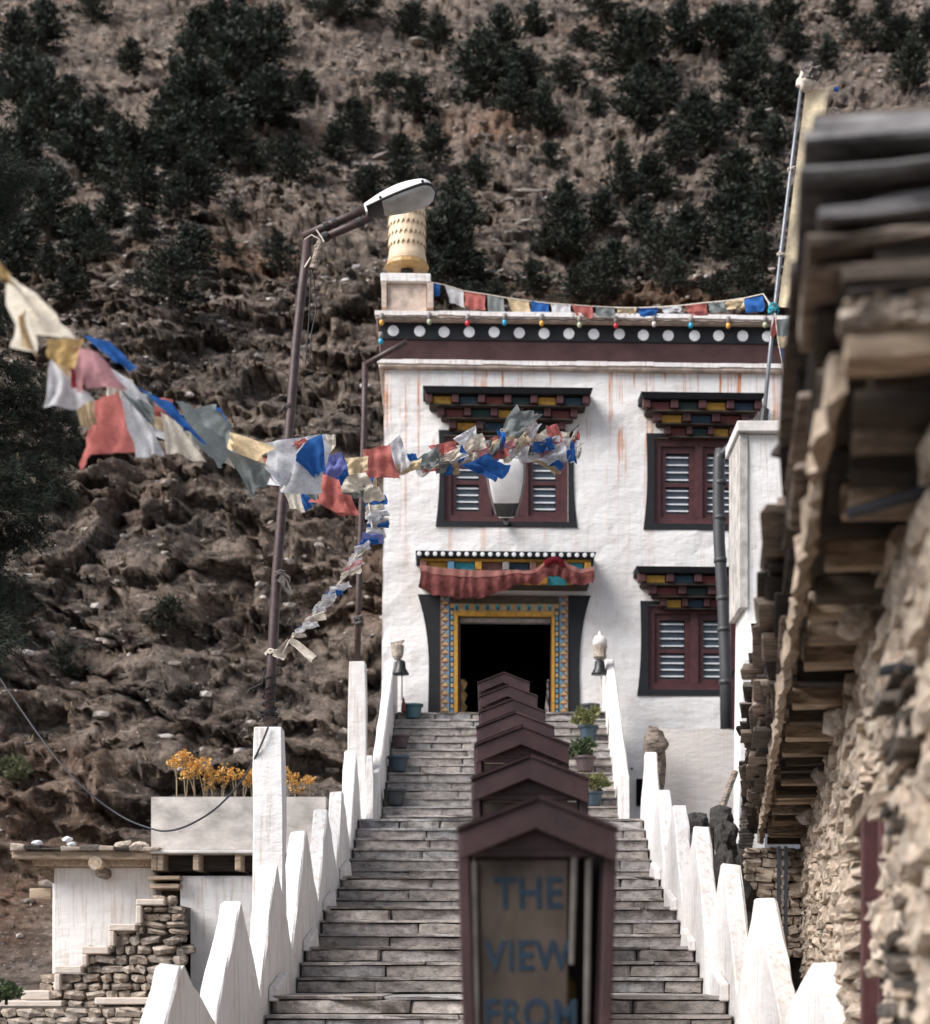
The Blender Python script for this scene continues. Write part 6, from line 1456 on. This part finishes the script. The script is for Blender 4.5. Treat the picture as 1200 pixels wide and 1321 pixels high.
TREES = [  # base px, base py, height px, kind, label
 (213, 385, 84, 'bush', 'dark round juniper on the ledge behind the lamp pole'), (246, 345, 84, 'spire', 'pointed juniper rising behind the round ledge juniper'), (296, 331, 36, 'bush', 'small round juniper left of the lamp pole top'),
 (356, 352, 54, 'bush', 'dense round juniper touching the top of the lamp pole'), (372, 228, 70, 'bush', 'broad dark juniper high above the lamp pole arm'), (304, 280, 36, 'bush', 'low scraggly shrub between two round junipers'),
 (186, 300, 62, 'spire', None), (185, 262, 70, 'spire', None), (110, 335, 120, 'tall', None), (60, 300, 120, 'tall', None), (100, 225, 130, 'tall', None), (25, 150, 150, 'tall', None), (20, 80, 110, 'tall', None), (52, 175, 130, 'tall', None), (10, 250, 130, 'tall', None), (20, 350, 110, 'spire', None), (90, 390, 70, 'spire', None),
 (172, 88, 66, 'tall', 'slim dark pine near the top left of the slope'), (115, 22, 50, 'bush', None), (330, 95, 130, 'tall', None), (300, 110, 120, 'tall', None), (262, 160, 120, 'spire', None), (288, 200, 120, 'spire', None), (225, 215, 100, 'spire', None), (210, 170, 80, 'spire', None), (250, 250, 100, 'spire', None), (340, 165, 110, 'tall', None), (352, 140, 90, 'spire', None), (170, 235, 110, 'spire', None), (140, 210, 70, 'spire', None), (300, 205, 60, 'bush', None),
 (455, 172, 84, 'spire', None), (430, 200, 80, 'spire', None), (480, 255, 70, 'spire', None), (524, 250, 60, 'bush', None), (542, 150, 80, 'spire', None), (565, 205, 80, 'tall', None), (440, 22, 60, 'bush', None), (530, 45, 60, 'spire', None), (560, 60, 70, 'tall', None), (590, 355, 80, 'spire', None), (600, 300, 100, 'tall', None), (575, 335, 110, 'tall', 'tall dark pine directly behind the yellow roof ornament'), (560, 380, 70, 'bush', None), (610, 240, 70, 'tall', None), (480, 20, 40, 'bush', None),
 (628, 130, 150, 'tall', None), (645, 75, 100, 'tall', None), (662, 160, 100, 'tall', None), (690, 40, 80, 'tall', None), (706, 170, 90, 'tall', None), (770, 20, 70, 'bush', None), (812, 90, 110, 'spire', None), (822, 165, 120, 'tall', None), (858, 135, 90, 'spire', None), (768, 145, 50, 'tall', 'small lone pine in the middle of the bare stony slope'), (800, 208, 50, 'tall', None), (896, 170, 100, 'spire', None), (880, 60, 100, 'tall', None), (950, 70, 120, 'tall', None), (1010, 50, 100, 'tall', None), (910, 190, 90, 'spire', None), (960, 130, 110, 'spire', None), (985, 100, 90, 'tall', None),
 (1176, 110, 100, 'tall', 'dark pine above the boards of the near roof corner'), (1120, 60, 60, 'bush', None), (1140, 20, 60, 'spire', None), (1195, 60, 80, 'tall', None), (950, 255, 90, 'spire', None), (940, 300, 90, 'spire', None), (985, 290, 110, 'tall', None), (725, 285, 80, 'spire', None), (745, 330, 100, 'spire', None), (790, 350, 90, 'spire', None), (770, 300, 80, 'spire', None), (825, 300, 80, 'spire', None), (845, 340, 80, 'bush', None), (880, 330, 90, 'spire', None), (860, 375, 60, 'bush', None), (962, 385, 70, 'bush', 'round juniper beside the flag pole just above the roof line'), (930, 380, 50, 'bush', None), (780, 385, 60, 'bush', None), (740, 382, 50, 'bush', None), (700, 320, 50, 'bush', None), (850, 255, 80, 'spire', None), (800, 255, 60, 'spire', None), (690, 370, 45, 'bush', None), (640, 390, 50, 'bush', None), (610, 388, 40, 'bush', None),
 (880, 215, 70, 'spire', None), (1000, 200, 90, 'tall', None), (970, 180, 70, 'spire', None), (1005, 140, 80, 'spire', None), (60, 60, 90, 'tall', None), (240, 100, 90, 'tall', None), (280, 50, 80, 'tall', None), (90, 130, 60, 'bush', None), (400, 130, 60, 'spire', None), (500, 120, 50, 'bush', None), (730, 110, 50, 'bush', None), (1060, 90, 70, 'tall', None),
 (40, 120, 90, 'tall', None), (75, 250, 70, 'spire', None), (130, 150, 45, 'bush', None), (150, 285, 60, 'spire', None), (30, 205, 90, 'tall', None), (5, 300, 100, 'tall', None), (65, 345, 60, 'spire', None), (130, 330, 50, 'bush', None), (225, 130, 80, 'tall', None), (255, 60, 70, 'spire', None), (310, 60, 90, 'tall', None), (345, 70, 90, 'tall', None), (320, 150, 80, 'spire', None), (275, 145, 90, 'tall', None), (235, 180, 80, 'spire', None), (265, 225, 80, 'spire', None), (205, 205, 70, 'spire', None), (150, 175, 60, 'spire', None), (365, 165, 60, 'spire', None), (325, 215, 50, 'bush', None), (230, 275, 70, 'spire', None), (470, 190, 50, 'bush', None), (510, 205, 55, 'spire', None), (585, 270, 80, 'tall', None), (560, 330, 80, 'spire', None), (600, 345, 55, 'bush', None), (620, 365, 45, 'bush', None), (545, 240, 40, 'bush', None), (680, 110, 70, 'spire', None), (650, 120, 90, 'tall', None), (715, 215, 40, 'bush', None), (760, 60, 35, 'bush', None), (835, 60, 60, 'spire', None), (930, 60, 80, 'spire', None), (975, 60, 90, 'tall', None), (1030, 70, 70, 'tall', None), (940, 160, 60, 'spire', None), (950, 330, 80, 'spire', None), (980, 340, 50, 'bush', None), (760, 360, 50, 'bush', None), (1090, 20, 60, 'spire', None), (1155, 60, 60, 'spire', None),
 (222, 815, 50, 'bush', 'small dark shrub on the cliff left of the lamp pole'), (85, 865, 56, 'bush', 'dark low shrub on the lower cliff near the left edge'), (14, 805, 70, 'bush', 'dark shrub half out of the picture at the left cliff edge'), (395, 620, 24, 'bush', 'tiny shrub on the cliff behind the prayer flags'), (560, 300, 40, 'bush', None)]
r = random.Random(77); TL = {}
for i, (px, py, hp, kind, lab) in enumerate(TREES):
    p = on_hill(px, py); s = hp/F*p.y*{'tall': .80, 'spire': .78, 'bush': .84}[kind]*r.uniform(.8, 1.12); wsc = {'bush': 1.25, 'spire': 1.5, 'tall': 1.15}[kind]*r.uniform(.9, 1.15)
    if kind == 'bush': s *= 1.1
    zx = ['at the left edge of the slope', 'left of the street lamp', 'straight above the street lamp pole', 'above the lamp head and roof ornament', 'above the left monastery roof half', 'above the right monastery roof half', 'around the flag pole'][int(np.searchsorted([75, 190, 390, 600, 740, 920], px))]
    zy = 'near the top' if py < 95 else ('high up' if py < 185 else ('half way up' if py < 290 else 'low down'))
    tm, cm = r.choice(KINDS[kind]); t = thing('juniper_tree' if kind != 'tall' else 'pine_tree', lab or {'bush': 'round dark juniper ', 'spire': 'pointed dark juniper ', 'tall': 'tall dark pine '}[kind]+zx+', '+zy, 'tree', (p.x, p.y, p.z-.05*s), 0, 'trees on the hillside')
    TL.setdefault(t['label'], []).append((px, t)); an = r.uniform(0, 6.28)
    for nm, me_ in (('trunk', tm), ('crown', cm)):
        o = bpy.data.objects.new(nm, me_); COL.objects.link(o); o.parent = t; o.rotation_euler = (0, 0, an); o.scale = (s*wsc*1.05, s*wsc*1.05, s*.93)
for lab, ts in TL.items():      # like trees of one part of the slope: counted off from the left
    if len(ts) > 1:
        for k, (_, t) in enumerate(sorted(ts, key=lambda q_: q_[0])): t['label'] = lab+', '+ORD[k]+' from left'
# nearer pine at the left edge: needled branches reaching into the picture
def needle_branch(tr, cr, pts, r, l=.13, dens=240):
    tr.tube(pts, [.022*(1-.7*i/(len(pts)-1)) for i in range(len(pts))], 6)
    for k in range(dens):
        s_ = r.random()**.7*(len(pts)-1.001); i = int(s_); p = pts[i].lerp(pts[i+1], s_-i); d0 = (pts[i+1]-pts[i]).normalized()
        ctr = p+Vector((r.gauss(0, .10), r.gauss(0, .10), r.gauss(0, .09)))
        for q_ in range(7):
            d = (d0*.8+Vector((r.uniform(-1, 1), r.uniform(-1, 1), r.uniform(-.8, .9)))).normalized(); s = d.orthogonal().normalized()*.0055; ll = l*r.uniform(.6, 1.15); cr.add([ctr-s, ctr+s, ctr+d*ll], [(0, 1, 2)])
def near_pine(label, trunk, branches, seed):
    r = random.Random(seed); tr = MB(); cr = MB(); tr.tube(trunk, [.13, .12, .10, .07], 10)
    for b in branches: needle_branch(tr, cr, b, r)
    t = thing('pine_tree', label, 'tree', trunk[0]); obj('trunk', tr, M['bark'], t, smooth=True); obj('crown', cr, M['pine_needle'], t)
ZN = 17.0
trk = [Vector((at(-75, 0, ZN).x, ZN, .4)), at(-80, 900, ZN), at(-70, 500, ZN), at(-76, -110, ZN)]
r = random.Random(9); brs = []
for (y0, x1, y1) in ((520, 60, 505), (560, 95, 545), (600, 98, 575), (610, 70, 610), (640, 82, 632), (650, 50, 655), (690, 52, 690), (560, 30, 520), (640, 20, 620), (700, 20, 700), (230, 28, 226), (215, 18, 235), (300, 4, 270), (470, 25, 480), (780, 22, 770), (800, 14, 830), (400, -10, 400)):
    a = at(-74, y0+20, ZN); b = at(x1, y1, ZN+r.uniform(-.5, .5)); m = a.lerp(b, .5)+Vector((0, r.uniform(-.2, .2), r.uniform(-.05, .12))); brs.append([a, a.lerp(m, .6), m, m.lerp(b, .6)+Vector((0, 0, .04)), b])
for k in range(64):      # the rest of the crown, outside the picture
    f = (k+.5)/64; c = at(-76, 860-960*f, ZN); an = r.uniform(0, 6.28); L = (1.5-1.1*f)*r.uniform(.6, 1.05); d = Vector((math.cos(an), math.sin(an), 0))
    if d.x*L > .40: L = .40/d.x
    e = c+d*L+Vector((0, 0, -.12+.2*f)); brs.append([c, c.lerp(e, .35)+Vector((0, 0, .04)), c.lerp(e, .7)+Vector((0, 0, .05)), e])
near_pine('near pine with dark needled branches at the left picture edge', trk, brs, 5)
# green leafy blur at the lower left corner and pale shrubs on the cliff foot
def shrub(px, py, wpx, Z, lab, mat, n=260):
    p = at(px, py, Z) if Z else on_hill(px, py); k = p.y/F; r = random.Random(int(px)); mb = MB(); s = wpx*k/2
    for q_ in range(7): foliage(mb, p+Vector((r.uniform(-.6, .6)*s, r.uniform(-.4, .4)*s, r.uniform(.1, .7)*s)), s*.45, s*.4, n//5, r, .10 if not Z else .06)
    t = thing('shrub', lab, 'shrub', p); obj('leaves', mb, M[mat], t); obj('stems', MB().tube([p-Vector((0, 0, .3*s)), p+Vector((0, 0, .4*s))], .02, 5), M['bark'], t)
shrub(30, 1000, 46, None, 'pale green shrub on the rocky slope above the small house', 'shrub_green'); shrub(18, 990, 30, None, 'small pale green shrub left of the bigger pale shrub', 'shrub_green')
shrub(8, 1290, 44, 19.6, 'dark green leafy bush at the foot of the side stair', 'pot_leaf_dark')
